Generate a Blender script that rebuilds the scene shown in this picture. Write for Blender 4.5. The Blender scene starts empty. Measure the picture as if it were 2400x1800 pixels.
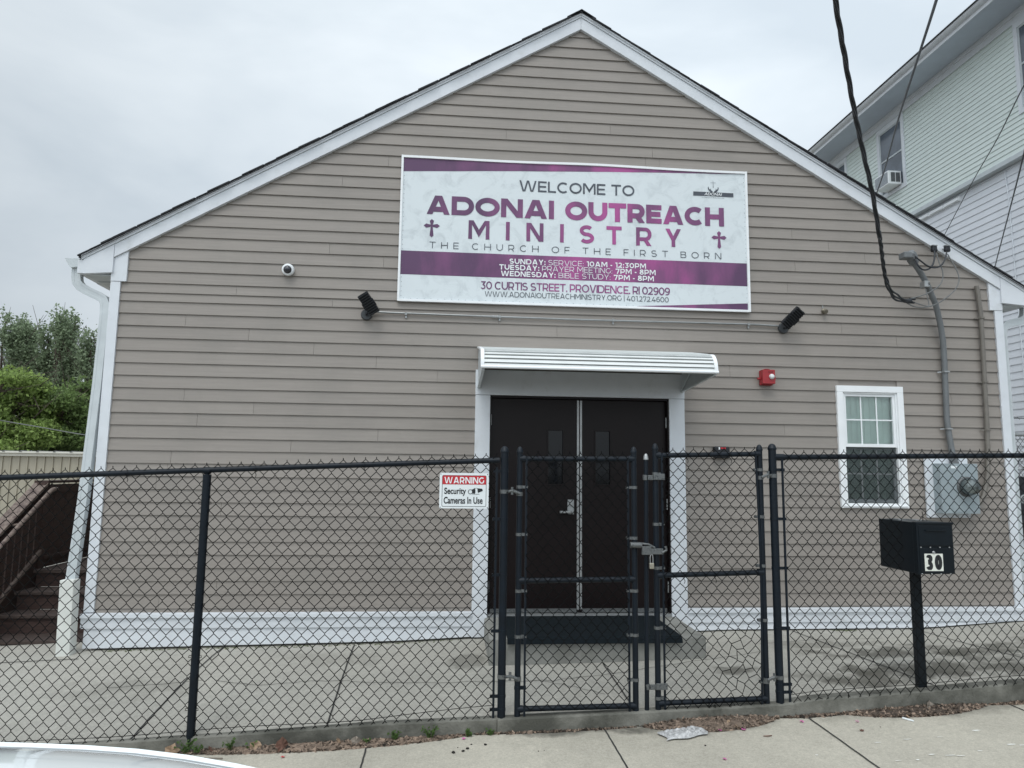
import bpy, bmesh, math, random
from math import radians, sin, cos, pi
from mathutils import Vector, Matrix
random.seed(7)
C = bpy.context.scene.collection
S = bpy.context.scene

# ------------------------------------------------------------------ camera
cam = bpy.data.cameras.new('camera'); cam.lens = 24.96; cam.sensor_width = 36; cam.clip_end = 2000; cam.clip_start = .05
co = bpy.data.objects.new('camera', cam); C.objects.link(co)
r_ = Vector((0.99613738, -0.08696323, 0.01215398)); u_ = Vector((-0.02258456, -0.11998486, 0.9925188)); w_ = Vector((0.08485435, 0.98895957, 0.12148543))
m = Matrix(((r_.x, u_.x, -w_.x), (r_.y, u_.y, -w_.y), (r_.z, u_.z, -w_.z))).to_4x4()
m.translation = Vector((-1.32786, -7.22291, 1.4025)); co.matrix_world = m
S.camera = co

# ------------------------------------------------------------------ world: overcast sky
SUN_EL, SUN_ROT = radians(58), radians(200)
W = bpy.data.worlds.new('World'); S.world = W; W.use_nodes = True
nt = W.node_tree; nt.nodes.clear()
def N(t, tree=None, **kw):
    n = (tree or nt).nodes.new(t)
    for k, v in kw.items(): setattr(n, k, v)
    return n
out = N('ShaderNodeOutputWorld'); bg = N('ShaderNodeBackground'); bg.inputs[1].default_value = .1
sky = N('ShaderNodeTexSky', sky_type='NISHITA', sun_disc=False, sun_elevation=SUN_EL, sun_rotation=SUN_ROT)
sky.air_density = 1.0; sky.dust_density = 2.0
tc = N('ShaderNodeTexCoord'); mp = N('ShaderNodeMapping'); mp.inputs['Scale'].default_value = (1, 1, 2.6)
nz = N('ShaderNodeTexNoise'); nz.inputs['Scale'].default_value = 2.2; nz.inputs['Detail'].default_value = 5; nz.inputs['Roughness'].default_value = .5
nz.inputs['Distortion'].default_value = .3
cr = N('ShaderNodeValToRGB'); e = cr.color_ramp.elements
e[0].position = .34; e[0].color = (6.1, 6.9, 7.6, 1); e[1].position = .68; e[1].color = (8.4, 9.1, 9.6, 1)
sx = N('ShaderNodeSeparateXYZ'); mr = N('ShaderNodeMapRange')       # clouds brighten towards the hidden sun, high and to the right
dt = N('ShaderNodeVectorMath', operation='DOT_PRODUCT'); dt.inputs[1].default_value = Vector((.30, .62, .72)).normalized()
mr.inputs['From Min'].default_value = .42; mr.inputs['From Max'].default_value = .97; mr.inputs['To Min'].default_value = .76; mr.inputs['To Max'].default_value = 1.24
dt2 = N('ShaderNodeVectorMath', operation='DOT_PRODUCT'); dt2.inputs[1].default_value = Vector((-.25, -.62, .74)).normalized()      # the side the sun is on, behind the viewer
mr2 = N('ShaderNodeMapRange', interpolation_type='SMOOTHSTEP'); mr2.inputs['From Min'].default_value = .15; mr2.inputs['From Max'].default_value = 1.0; mr2.inputs['To Min'].default_value = 1.0; mr2.inputs['To Max'].default_value = 2.6
mm = N('ShaderNodeMath', operation='MULTIPLY')
mul = N('ShaderNodeVectorMath', operation='SCALE')
mix = N('ShaderNodeMix', data_type='RGBA'); mix.inputs[0].default_value = .94
L = nt.links.new
L(tc.outputs['Generated'], mp.inputs[0]); L(mp.outputs[0], nz.inputs['Vector']); L(nz.outputs[0], cr.inputs[0])
L(tc.outputs['Generated'], dt.inputs[0]); L(dt.outputs['Value'], mr.inputs[0])
L(tc.outputs['Generated'], dt2.inputs[0]); L(dt2.outputs['Value'], mr2.inputs[0]); L(mr.outputs[0], mm.inputs[0]); L(mr2.outputs[0], mm.inputs[1])
L(cr.outputs[0], mul.inputs[0]); L(mm.outputs[0], mul.inputs['Scale'])
L(sky.outputs[0], mix.inputs[6]); L(mul.outputs[0], mix.inputs[7]); L(mix.outputs[2], bg.inputs[0]); L(bg.outputs[0], out.inputs[0])
# ------------------------------------------------------------------ sun behind cloud
sl = bpy.data.lights.new('sun', 'SUN'); sl.energy = 1.0; sl.angle = radians(25); sl.color = (1, .97, .92)
so = bpy.data.objects.new('sun', sl); C.objects.link(so)
so.rotation_euler = Vector((sin(SUN_ROT) * cos(SUN_EL), cos(SUN_ROT) * cos(SUN_EL), sin(SUN_EL))).to_track_quat('Z', 'Y').to_euler()
S.view_settings.view_transform = 'Standard'; S.view_settings.look = 'None'; S.view_settings.gamma = 1; S.view_settings.exposure = 0
S.render.engine = 'CYCLES'; S.render.resolution_x = 1024; S.render.resolution_y = 768
S.cycles.transparent_max_bounces = 16

# ------------------------------------------------------------------ materials
MATS = {}
def mat(name, col, rough=.6, var=0., vscale=6, bump=0., bscale=60, metal=0., spec=.5, stretch=(1, 1, 1), island=0., coat=0., dirt=None):
    """procedural principled: base colour with noise variation, per-board tint, bump, optional dirt patches"""
    if name in MATS: return MATS[name]
    M = bpy.data.materials.new(name); M.use_nodes = True; t = M.node_tree; b = t.nodes['Principled BSDF']
    k = t.links.new
    b.inputs['Roughness'].default_value = rough; b.inputs['Metallic'].default_value = metal
    b.inputs['Specular IOR Level'].default_value = spec; b.inputs['Coat Weight'].default_value = coat
    b.inputs['Base Color'].default_value = (*col, 1)
    tc = N('ShaderNodeTexCoord', t); mp = N('ShaderNodeMapping', t); mp.inputs['Scale'].default_value = stretch
    k(tc.outputs['Object'], mp.inputs[0])
    src = None
    if var:
        n = N('ShaderNodeTexNoise', t); n.inputs['Scale'].default_value = vscale; n.inputs['Detail'].default_value = 6; k(mp.outputs[0], n.inputs['Vector'])
        x = N('ShaderNodeMapRange', t); x.inputs['From Min'].default_value = .3; x.inputs['From Max'].default_value = .7
        x.inputs['To Min'].default_value = 1 - var; x.inputs['To Max'].default_value = 1 + var; k(n.outputs[0], x.inputs[0])
        src = x.outputs[0]
    if island:
        g = N('ShaderNodeNewGeometry', t); y = N('ShaderNodeMapRange', t); y.inputs['To Min'].default_value = 1 - island; y.inputs['To Max'].default_value = 1 + island
        k(g.outputs['Random Per Island'], y.inputs[0])
        if src:
            q = N('ShaderNodeMath', t, operation='MULTIPLY'); k(src, q.inputs[0]); k(y.outputs[0], q.inputs[1]); src = q.outputs[0]
        else: src = y.outputs[0]
    colout = None
    if src:
        s = N('ShaderNodeVectorMath', t, operation='SCALE'); s.inputs[0].default_value = col; k(src, s.inputs['Scale']); colout = s.outputs[0]
    if dirt:
        dcol, dscale, lo, hi, amt = dirt
        n = N('ShaderNodeTexNoise', t); n.inputs['Scale'].default_value = dscale; n.inputs['Detail'].default_value = 7; n.inputs['Roughness'].default_value = .65; k(tc.outputs['Object'], n.inputs['Vector'])
        x = N('ShaderNodeMapRange', t); x.inputs['From Min'].default_value = lo; x.inputs['From Max'].default_value = hi; x.inputs['To Max'].default_value = amt; k(n.outputs[0], x.inputs[0])
        mx = N('ShaderNodeMix', t, data_type='RGBA'); k(x.outputs[0], mx.inputs[0])
        if colout: k(colout, mx.inputs[6])
        else: mx.inputs[6].default_value = (*col, 1)
        mx.inputs[7].default_value = (*dcol, 1); colout = mx.outputs[2]
    if colout: k(colout, b.inputs['Base Color'])
    if bump:
        n = N('ShaderNodeTexNoise', t); n.inputs['Scale'].default_value = bscale; n.inputs['Detail'].default_value = 4; k(mp.outputs[0], n.inputs['Vector'])
        bp = N('ShaderNodeBump', t); bp.inputs['Strength'].default_value = bump; bp.inputs['Distance'].default_value = .01
        k(n.outputs[0], bp.inputs['Height']); k(bp.outputs[0], b.inputs['Normal'])
    MATS[name] = M; return M

siding = mat('taupe_siding', (.274, .246, .220), .55, .06, 3, .12, 9, island=.04, stretch=(.6, 1, 14), dirt=((.19, .178, .16), 1.4, .48, .8, .5))
white = mat('white_trim', (.68, .71, .745), .45, .04, 5, .05, 30, dirt=((.42, .43, .41), 6, .56, .8, .45))
whiteold = mat('weathered_white_metal', (.52, .56, .575), .4, .06, 8, .04, 40)
whitebright = mat('bright_white', (.85, .87, .88), .4, .03, 5)
vinyl = mat('white_vinyl_siding', (.69, .71, .745), .5, .03, 4, island=.02)
mint = mat('pale_green_siding', (.66, .73, .70), .5, .03, 4, island=.02)
shingle = mat('asphalt_shingle', (.040, .042, .048), .9, .25, 20, .4, 120, island=.25)
blackcoat = mat('black_vinyl_coating', (.0035, .0075, .013), .42, .2, 12, .03, 60, spec=.28)
blackwire = mat('black_wire_coating', (.0025, .003, .0032), .7, spec=.12)
galv = mat('worn_galvanised_steel', (.15, .157, .157), .5, .25, 60, .1, 120, metal=.5, dirt=((.03, .035, .04), 60, .5, .62, .8))
steel = mat('grey_steel', (.36, .37, .37), .4, .12, 30, metal=.6)
brass = mat('brass_grey', (.45, .42, .34), .35, .1, 30, metal=.8)
greypipe = mat('grey_pvc', (.15, .16, .165), .5, .08, 10)
greypaint = mat('taupe_painted_pipe', (.17, .155, .135), .5, .1, 10)
metergrey = mat('grey_meter_enamel', (.30, .35, .37), .42, .05, 8)
doorblack = mat('dark_brown_door_paint', (.0075, .0040, .0042), .36, .15, 3, .02, 20, spec=.22)
blackplastic = mat('black_plastic', (.009, .011, .015), .5, .2, 20, .05, 60)
blackmat = mat('black_rubber_carpet', (.005, .009, .012), .85, .3, 60, .4, 160, spec=.2)
cablemat = mat('black_cable_jacket', (.016, .019, .024), .5, .3, 30)
cablegrey = mat('grey_cable_jacket', (.13, .135, .135), .5, .1, 20)
redplastic = mat('red_alarm_plastic', (.33, .022, .028), .4, .06, 10)
redprint = mat('red_print', (.50, .02, .03), .5)
blackprint = mat('black_print', (.012, .014, .016), .5)
whiteprint = mat('white_print', (.80, .83, .84), .5)
signwhite = mat('white_sign_metal', (.76, .80, .81), .35, .03, 6)
mailpaint = mat('black_mailbox_paint', (.003, .0065, .010), .40, .15, 8, .03, 40, spec=.28)
wood = mat('dark_stained_wood', (.048, .027, .022), .75, .35, 5, .25, 40, island=.25, stretch=(2, 2, 14))
woodtread = mat('dark_stained_tread', (.058, .040, .034), .75, .45, 8, .3, 40, island=.2, stretch=(2, 10, 10))
woodworn = mat('weathered_grey_wood', (.20, .155, .13), .8, .3, 10, .4, 40, stretch=(8, 2, 8), dirt=((.07, .045, .04), 14, .45, .62, .85))
tan = mat('tan_metal_cladding', (.33, .30, .235), .5, .06, 3)
tanroof = mat('pale_metal_trim', (.58, .56, .50), .45, .05, 3)
bark = mat('bark', (.07, .055, .042), .9, .3, 10, .4, 40)
carwhite = mat('white_car_paint', (.80, .84, .84), .18, .01, 3, coat=1.0)
carglass = mat('dark_car_glass', (.01, .012, .014), .05, spec=.8)
tyre = mat('tyre_rubber', (.015, .015, .016), .8)
asphalt = mat('asphalt', (.055, .055, .057), .9, .2, 3, .5, 150)
earth = mat('earth', (.12, .10, .07), .95, .3, .6, .3, 20)
curbm = mat('curb_concrete', (.20, .195, .170), .9, .12, 8, .5, 70, dirt=((.055, .055, .045), 1.8, .40, .60, .9))
stepm = mat('step_concrete', (.27, .27, .25), .9, .08, 8, .3, 80, dirt=((.14, .14, .125), 4, .45, .62, .6))
grove = mat('joint_groove', (.035, .034, .032), .95, .3, 40)
stain = mat('dark_stain', (.11, .105, .09), .95)

def concrete(name, col, stains):
    """broom-finished slab: fine grain, pores, soft blotches; stains = list of (x, y, rx, ry, strength) worn into this one slab"""
    M = bpy.data.materials.new(name); M.use_nodes = True; t = M.node_tree; b = t.nodes['Principled BSDF']; k = t.links.new
    b.inputs['Roughness'].default_value = .88; b.inputs['Specular IOR Level'].default_value = .3
    tc = N('ShaderNodeTexCoord', t)
    def noise(sc, det, ro=.55):
        n = N('ShaderNodeTexNoise', t); n.inputs['Scale'].default_value = sc; n.inputs['Detail'].default_value = det; n.inputs['Roughness'].default_value = ro
        k(tc.outputs['Object'], n.inputs['Vector']); return n
    def mrange(o, a, b_, c, d):
        x = N('ShaderNodeMapRange', t); x.inputs['From Min'].default_value = a; x.inputs['From Max'].default_value = b_; x.inputs['To Min'].default_value = c; x.inputs['To Max'].default_value = d; k(o, x.inputs[0]); return x.outputs[0]
    def mul(a, b_):
        q = N('ShaderNodeMath', t, operation='MULTIPLY'); k(a, q.inputs[0]); k(b_, q.inputs[1]); return q.outputs[0]
    f = mul(mrange(noise(1.1, 6).outputs[0], .3, .7, .88, 1.08), mrange(noise(9, 6, .7).outputs[0], .3, .7, .93, 1.06))
    f = mul(f, mrange(noise(95, 4, .85).outputs[0], .3, .7, .78, 1.22))
    f = mul(f, mrange(noise(38, 4, .8).outputs[0], .3, .7, .87, 1.12))
    s = N('ShaderNodeVectorMath', t, operation='SCALE'); s.inputs[0].default_value = col; k(f, s.inputs['Scale']); cur = s.outputs[0]
    edge = noise(3.2, 8, .62)
    sep = N('ShaderNodeSeparateXYZ', t); k(tc.outputs['Object'], sep.inputs[0])
    for (sx_, sy_, rx, ry, am) in stains:
        v = N('ShaderNodeVectorMath', t, operation='SUBTRACT'); k(tc.outputs['Object'], v.inputs[0]); v.inputs[1].default_value = (sx_, sy_, 0)
        v2 = N('ShaderNodeVectorMath', t, operation='MULTIPLY'); k(v.outputs[0], v2.inputs[0]); v2.inputs[1].default_value = (1 / rx, 1 / ry, 0)
        ln = N('ShaderNodeVectorMath', t, operation='LENGTH'); k(v2.outputs[0], ln.inputs[0])
        ad = N('ShaderNodeMath', t, operation='ADD'); k(ln.outputs['Value'], ad.inputs[0]); k(mrange(edge.outputs[0], .3, .7, -.95, .95), ad.inputs[1])
        fac = mrange(ad.outputs[0], 1.2, .35, 0, am)
        mx = N('ShaderNodeMix', t, data_type='RGBA'); k(fac, mx.inputs[0]); k(cur, mx.inputs[6]); mx.inputs[7].default_value = (.095, .09, .075, 1); cur = mx.outputs[2]
    k(cur, b.inputs['Base Color'])
    bp = N('ShaderNodeBump', t); bp.inputs['Strength'].default_value = .35; bp.inputs['Distance'].default_value = .006
    k(noise(110, 4, .7).outputs[0], bp.inputs['Height']); k(bp.outputs[0], b.inputs['Normal'])
    return M

def glassmat(name, tint, refl=.10):
    M = bpy.data.materials.new(name); M.use_nodes = True; t = M.node_tree; t.nodes.clear(); k = t.links.new
    o = N('ShaderNodeOutputMaterial', t); tr = N('ShaderNodeBsdfTransparent', t); gl = N('ShaderNodeBsdfGlossy', t); mx = N('ShaderNodeMixShader', t)
    fr = N('ShaderNodeFresnel', t); ad = N('ShaderNodeMath', t, operation='ADD'); ad.inputs[1].default_value = refl
    tr.inputs[0].default_value = (*tint, 1); gl.inputs['Roughness'].default_value = .02; gl.inputs['Color'].default_value = (.8, .85, .85, 1)
    k(fr.outputs[0], ad.inputs[0]); k(ad.outputs[0], mx.inputs[0]); k(tr.outputs[0], mx.inputs[1]); k(gl.outputs[0], mx.inputs[2]); k(mx.outputs[0], o.inputs[0])
    return M
paneglass = glassmat('window_glass', (.90, .95, .93), .05)
darkglass = mat('dark_window_glass', (.004, .005, .007), .08, spec=.26)

# ------------------------------------------------------------------ mesh builder
class MB:
    def __init__(s): s.v = []; s.f = []
    def add(s, vs, fs):
        n = len(s.v); s.v += [tuple(v) for v in vs]; s.f += [tuple(i + n for i in f) for f in fs]; return s
    def box(s, x0, x1, y0, y1, z0, z1):
        if x0 > x1: x0, x1 = x1, x0
        if y0 > y1: y0, y1 = y1, y0
        if z0 > z1: z0, z1 = z1, z0
        return s.add([(x0, y0, z0), (x1, y0, z0), (x1, y1, z0), (x0, y1, z0), (x0, y0, z1), (x1, y0, z1), (x1, y1, z1), (x0, y1, z1)],
                     [(0, 3, 2, 1), (4, 5, 6, 7), (0, 1, 5, 4), (1, 2, 6, 5), (2, 3, 7, 6), (3, 0, 4, 7)])
    def prism_y(s, pts, y0, y1):
        """polygon in x,z (counter-clockwise seen from the street) pushed from y0 (front) to y1 (back)"""
        n = len(pts); vs = [(x, y0, z) for x, z in pts] + [(x, y1, z) for x, z in pts]
        fs = [tuple(range(n)), tuple(reversed(range(n, 2 * n)))] + [(i, i + n, (i + 1) % n + n, (i + 1) % n) for i in range(n)]
        return s.add(vs, fs)
    def prism_x(s, pts, x0, x1):
        n = len(pts); vs = [(x0, y, z) for y, z in pts] + [(x1, y, z) for y, z in pts]
        fs = [tuple(range(n)), tuple(reversed(range(n, 2 * n)))] + [(i, i + n, (i + 1) % n + n, (i + 1) % n) for i in range(n)]
        return s.add(vs, fs)
    def tube(s, pts, r, n=8, sect=None, cap=True):
        pts = [Vector(p) for p in pts]; rr = r if isinstance(r, (list, tuple)) else [r] * len(pts)
        T = []
        for i in range(len(pts)):
            a = pts[max(i - 1, 0)]; b = pts[min(i + 1, len(pts) - 1)]; T.append((b - a).normalized())
        ref = Vector((0, 1, 0)) if abs(T[0].y) < .9 else Vector((1, 0, 0))
        u = (ref - T[0] * ref.dot(T[0])).normalized(); vs = []
        if sect: prof = sect; n = len(sect)
        else: prof = [(cos(2 * pi * j / n), sin(2 * pi * j / n)) for j in range(n)]
        for p, t, q in zip(pts, T, rr):
            u = (u - t * u.dot(t)).normalized(); w = t.cross(u)
            vs += [p + u * (a * q) + w * (b * q) for a, b in prof]
        fs = []
        for i in range(len(pts) - 1):
            for j in range(n):
                k = (j + 1) % n; fs.append((i * n + j, i * n + k, (i + 1) * n + k, (i + 1) * n + j))
        if cap: fs += [tuple(reversed(range(n))), tuple(range((len(pts) - 1) * n, len(pts) * n))]
        return s.add(vs, fs)
    def cyl(s, a, b, r, n=16): return s.tube([a, b], r, n)
    def lathe(s, c, axis, prof, n=20):
        """prof = [(radius, distance along axis)]"""
        ax = Vector(axis).normalized(); ref = Vector((0, 0, 1)) if abs(ax.z) < .9 else Vector((1, 0, 0))
        u = ref.cross(ax).normalized(); w = ax.cross(u); c = Vector(c); vs = []
        for r, d in prof: vs += [c + ax * d + (u * cos(2 * pi * j / n) + w * sin(2 * pi * j / n)) * r for j in range(n)]
        fs = [(i * n + j, i * n + (j + 1) % n, (i + 1) * n + (j + 1) % n, (i + 1) * n + j) for i in range(len(prof) - 1) for j in range(n)]
        fs += [tuple(reversed(range(n))), tuple(range((len(prof) - 1) * n, len(prof) * n))]
        return s.add(vs, fs)
    def build(s, name, m, parent=None, smooth=False, bevel=0., fix=True):
        me = bpy.data.meshes.new(name); me.from_pydata(s.v, [], s.f); me.update()
        if fix and len(s.f) < 60000:
            b = bmesh.new(); b.from_mesh(me); bmesh.ops.recalc_face_normals(b, faces=b.faces); b.to_mesh(me); b.free()
        o = bpy.data.objects.new(name, me); C.objects.link(o); me.materials.append(m)
        if smooth:
            me.polygons.foreach_set('use_smooth', [True] * len(me.polygons))
            try:
                b = bmesh.new(); b.from_mesh(me)
                for ed in b.edges:
                    if len(ed.link_faces) == 2 and ed.calc_face_angle(0) > radians(40): ed.smooth = False
                b.to_mesh(me); b.free()
            except Exception: pass
        if bevel:
            md = o.modifiers.new('bevel', 'BEVEL'); md.width = bevel; md.segments = 2; md.limit_method = 'ANGLE'; md.angle_limit = radians(40)
        if parent: put(o, parent)
        return o
def put(o, parent):
    o.parent = parent
    o.matrix_parent_inverse = Matrix.Translation(parent.location).inverted()
def thing(name, label, cat, loc, group=None):
    o = bpy.data.objects.new(name, None); C.objects.link(o); o.location = loc; o.empty_display_size = .2
    o['label'] = label; o['category'] = cat
    if group: o['group'] = group
    return o
def tag(o, label, cat, group=None, kind=None):
    o['label'] = label; o['category'] = cat
    if group: o['group'] = group
    if kind: o['kind'] = kind
    return o
def struct(o): o['kind'] = 'structure'; return o
def lerp(tab, x):
    if x <= tab[0][0]: return tab[0][1]
    for (a, za), (b, zb) in zip(tab, tab[1:]):
        if x <= b: return za + (zb - za) * (x - a) / (b - a)
    return tab[-1][1]

# ------------------------------------------------------------------ ground heights (the street climbs to the right)
WALL = [(-9, -.50), (-4.7, -.315), (-1.86, -.268), (-1.08, -.232), (0, -.217), (1.1, -.19), (1.5, -.175), (3.6, -.172), (4.73, -.10), (9, .05)]
CURB = [(-9, -.72), (-4.4, -.49), (-2.95, -.425), (-2.41, -.40), (-1.74, -.365), (-.94, -.342), (0, -.315), (1.13, -.275), (1.4, -.245), (2.16, -.205), (2.96, -.155), (9, .13)]
WALK = [(-9, -.85), (-4.4, -.60), (-2.9, -.515), (-1.74, -.475), (-.95, -.437), (-.2, -.420), (1.4, -.352), (2.16, -.330), (2.95, -.290), (9, .0)]
FY = -1.93
def zyard(x, y):
    t = min(max(-y / 1.94, 0), 1) ** 1.8
    return lerp(WALL, x) * (1 - t) + lerp(CURB, x) * t
def zwalk(x, y): return lerp(WALK, x) + .018 * (y + 1.94)
def sheet(name, zf, xs, ys, m, thick=.12):
    mb = MB(); nx, ny = len(xs), len(ys)
    vs = [(x, y, zf(x, y)) for y in ys for x in xs]; fs = [(j * nx + i, j * nx + i + 1, (j + 1) * nx + i + 1, (j + 1) * nx + i) for j in range(ny - 1) for i in range(nx - 1)]
    n = len(vs); vs2 = [(x, y, z - thick) for x, y, z in vs]
    rim = [j for j in range(nx)] + [(j + 1) * nx - 1 for j in range(1, ny)] + [(ny - 1) * nx + i for i in range(nx - 2, -1, -1)] + [j * nx for j in range(ny - 2, 0, -1)]
    fs += [tuple(reversed([i + n for i in f])) for f in list(fs)]
    fs += [(rim[i], rim[i] + n, rim[(i + 1) % len(rim)] + n, rim[(i + 1) % len(rim)]) for i in range(len(rim))]
    mb.add(vs + vs2, fs); return mb.build(name, m, smooth=True)
def rng(a, b, n): return [a + (b - a) * i / (n - 1) for i in range(n)]

g = MB(); gx = 400
g.add([(-gx, -gx, -1.02), (gx, -gx, -1.02), (gx, gx, -1.02), (-gx, gx, -1.02)], [(0, 1, 2, 3)])
struct(g.build('ground', earth))
yardm = concrete('yard_concrete', (.400, .384, .342), [(2.9, -1.45, .85, .26, .85), (2.1, -1.6, .6, .2, .8), (3.6, -.9, .9, .25, .8), (2.7, -.95, .6, .2, .75), (1.15, -1.25, .25, .10, .8),
    (3.3, -1.2, .5, .12, .6), (1.6, -1.5, .35, .14, .5), (-1.15, -.75, .16, .25, .5), (4.2, -1.3, .5, .25, .7), (2.2, -.6, .5, .14, .45), (-3.9, -1.1, .6, .25, .25), (-2.3, -.5, .5, .2, .22)])
walkm = concrete('sidewalk_concrete', (.44, .411, .345), [(-.35, -2.0, .6, .07, .8), (2.3, -2.02, .8, .10, .45), (.6, -2.02, .6, .12, .5)])
struct(sheet('yard_slab', zyard, rng(-9, 9, 121), [-1.94 + .0485 * i for i in range(41)], yardm, .5))
struct(sheet('side_yard', lambda x, y: lerp(WALL, x) - .004, rng(-30, 9, 60), [.0005, 4, 9, 16, 22], yardm, .3))
struct(sheet('sidewalk', zwalk, rng(-60, 60, 241), [-4.75, -4, -3.2, -2.6, -2.2, -1.93], walkm, .35))
roadz = lambda x, y: zwalk(x, -4.75) - .13 - .01 * (y + 4.75)
struct(sheet('road', roadz, rng(-60, 60, 121), [-16, -12, -8, -4.9], asphalt, .3))
kb = MB()
for i in range(60):
    x0, x1 = -60 + 2 * i + .004, -58 + 2 * i - .004
    kb.add([(x, y, z) for x in (x0, x1) for y, z in ((-4.9, zwalk(x, -4.75) - .4), (-4.9, zwalk(x, -4.75) + .004), (-4.752, zwalk(x, -4.75) + .004), (-4.752, zwalk(x, -4.75) - .4))],
           [(0, 1, 2, 3), (7, 6, 5, 4), (0, 4, 5, 1), (1, 5, 6, 2), (2, 6, 7, 3), (3, 7, 4, 0)])
struct(kb.build('kerb', curbm))
# low concrete curb the fence stands in: a rough front face proud of the slab
cb = MB()
for (a, b, off) in ((-9, -.955, 0), (-.951, 1.23, .012), (1.234, 9, .004)):
    n = int((b - a) / .08) + 2; xs = rng(a, b, n); vs = []
    for x in xs:
        j = random.uniform(-.003, .003); zt = lerp(CURB, x) + .004; zb = zwalk(x, -1.94) - .1; f = -1.955 - off
        vs += [(x, f - .012 + j, zb), (x, f + j, zt - .012), (x, f + .012, zt), (x, -1.86, zt + .001), (x, -1.86, zb)]
    fs = [(i * 5 + j, (i + 1) * 5 + j, (i + 1) * 5 + (j + 1) % 5, i * 5 + (j + 1) % 5) for i in range(n - 1) for j in range(5)] + [(0, 1, 2, 3, 4), tuple(reversed(range(5 * n - 5, 5 * n)))]
    cb.add(vs, fs)
struct(cb.build('fence_curb', curbm))
def ribbon(pts, w, zf, up=.004, mb=None, jit=0.):
    mb = mb or MB(); P2 = [Vector(p) for p in pts]; d = []
    for a, b in zip(P2, P2[1:]):
        n = max(1, int((b - a).length / .05)); d += [a.lerp(b, i / n) for i in range(n)]
    d.append(P2[-1]); vs = []
    for i, p in enumerate(d):
        t = (d[min(i + 1, len(d) - 1)] - d[max(i - 1, 0)]).normalized(); nn = Vector((-t.y, t.x)); p = p + nn * random.uniform(-jit, jit); ww = w * random.uniform(1 - 12 * jit, 1 + 12 * jit)
        for s in (-.5, .5): q = p + nn * ww * s; vs.append((q.x, q.y, zf(q.x, q.y) + up))
    mb.add(vs, [(2 * i, 2 * i + 1, 2 * i + 3, 2 * i + 2) for i in range(len(d) - 1)]); return mb
jm = MB()
for (a, b) in (((-3.43, -.02), (-3.45, -1.93)), ((-2.20, -.05), (-2.14, -1.93)), ((.03, -.93), (.05, -1.92)), ((2.17, -.05), (2.41, -1.93)), ((3.5, -.05), (3.72, -1.93)), ((-4.6, -.3), (-6.5, -.3))):
    ribbon([a, b], .013, zyard, mb=jm, jit=.002)
struct(jm.build('yard_joints', grove, fix=False))
jm = MB()
for x0, x1 in ((-3.75, -3.72), (-1.85, -1.84), (-.185, -.16), (1.315, 1.34), (2.9, 2.95), (4.5, 4.55), (-5.4, -5.4), (-7, -7), (6, 6)):
    ribbon([(x0, -1.99), (x1, -4.72)], .012, zwalk, mb=jm, jit=.0015)
struct(jm.build('sidewalk_joints', grove, fix=False))
jm = MB()
def crack(pts, w=.006):
    q = []
    for a, b in zip(pts, pts[1:]):
        for i in range(5): t = i / 5; q.append((a[0] + (b[0] - a[0]) * t + random.uniform(-.012, .012), a[1] + (b[1] - a[1]) * t + random.uniform(-.012, .012)))
    q.append(pts[-1]); ribbon(q, w, zyard, mb=jm, jit=.003)
crack([(-4.0, -1.05), (-3.5, -1.0), (-3.3, -.95)]); crack([(-3.2, -.98), (-2.8, -1.12), (-2.4, -1.07), (-2.1, -1.1)]); crack([(-2.1, -1.12), (-1.5, -1.24), (-.9, -1.28), (-.45, -1.30), (-.1, -1.22), (.35, -1.12), (.9, -.95), (1.5, -.8)])
crack([(-.55, -1.3), (-.3, -1.45), (-.1, -1.62)], .005); crack([(1.6, -.55), (2.3, -.4), (2.9, -.42)], .005); crack([(3.0, -.8), (3.4, -1.0), (3.9, -1.05)], .005)
struct(jm.build('yard_cracks', grove, fix=False))

# ------------------------------------------------------------------ church building
church = thing('church_building', 'single storey taupe clapboard church with white trim and wide low gable', 'building', (0, 0, 0))
SL = .587
DEPTH = 15.0
lines = [.066, .196, .320, .442, .566, .690, .815, .939, 1.064, 1.186, 1.312, 1.436, 1.559, 1.680, 1.805, 1.927, 2.049, 2.171, 2.294, 2.418, 2.541, 2.667, 2.791, 2.914, 3.038, 3.126, 3.225, 3.345, 3.467, 3.590]
z = 3.59
for i in range(13): z += .1213; lines.append(z)
while z < 6.3: z += .1228; lines.append(z)
JO = {}
joints = [(1844.7, 669.9), (1975.8, 702.4), (1971, 771), (1709.9, 867), (772.7, 583.5), (899.3, 616), (779.9, 710), (1168.7, 740), (1305, 779), (1528.6, 360), (1854.7, 552), (1940.9, 579.7), (2026, 611), (1862.5, 626.7),
          (386, 1222), (508, 1374), (373, 1408), (519, 1188), (393, 1095), (555, 682), (436, 749), (584, 783), (736, 816), (433, 922), (595, 955), (463, 981), (1025, 881), (882, 848), (886, 1018), (682, 1045), (1186, 317), (1838, 1012), (2100, 800), (1745, 1240), (1280, 2000)]
def unproj(px, py, Y=0.):
    d = w_ * 1664 + r_ * (px - 1200) - u_ * (py - 900); t = (Y + 7.22291) / d.y; return Vector((-1.32786, -7.22291, 1.4025)) + d * t
for px, py in joints:      # butt joints between boards, on the wall where they are seen
    p = unproj(px, py)
    for i in range(len(lines) - 1):
        if lines[i] <= p.z < lines[i + 1]: JO.setdefault(i, []).append(p.x)
random.seed(11)
sd = MB(); lo = -.02
holes = [(-1.0, 1.0, -1, 2.3), (2.80, 3.46, 1.10, 2.31)]
edges = [lo] + lines
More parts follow.
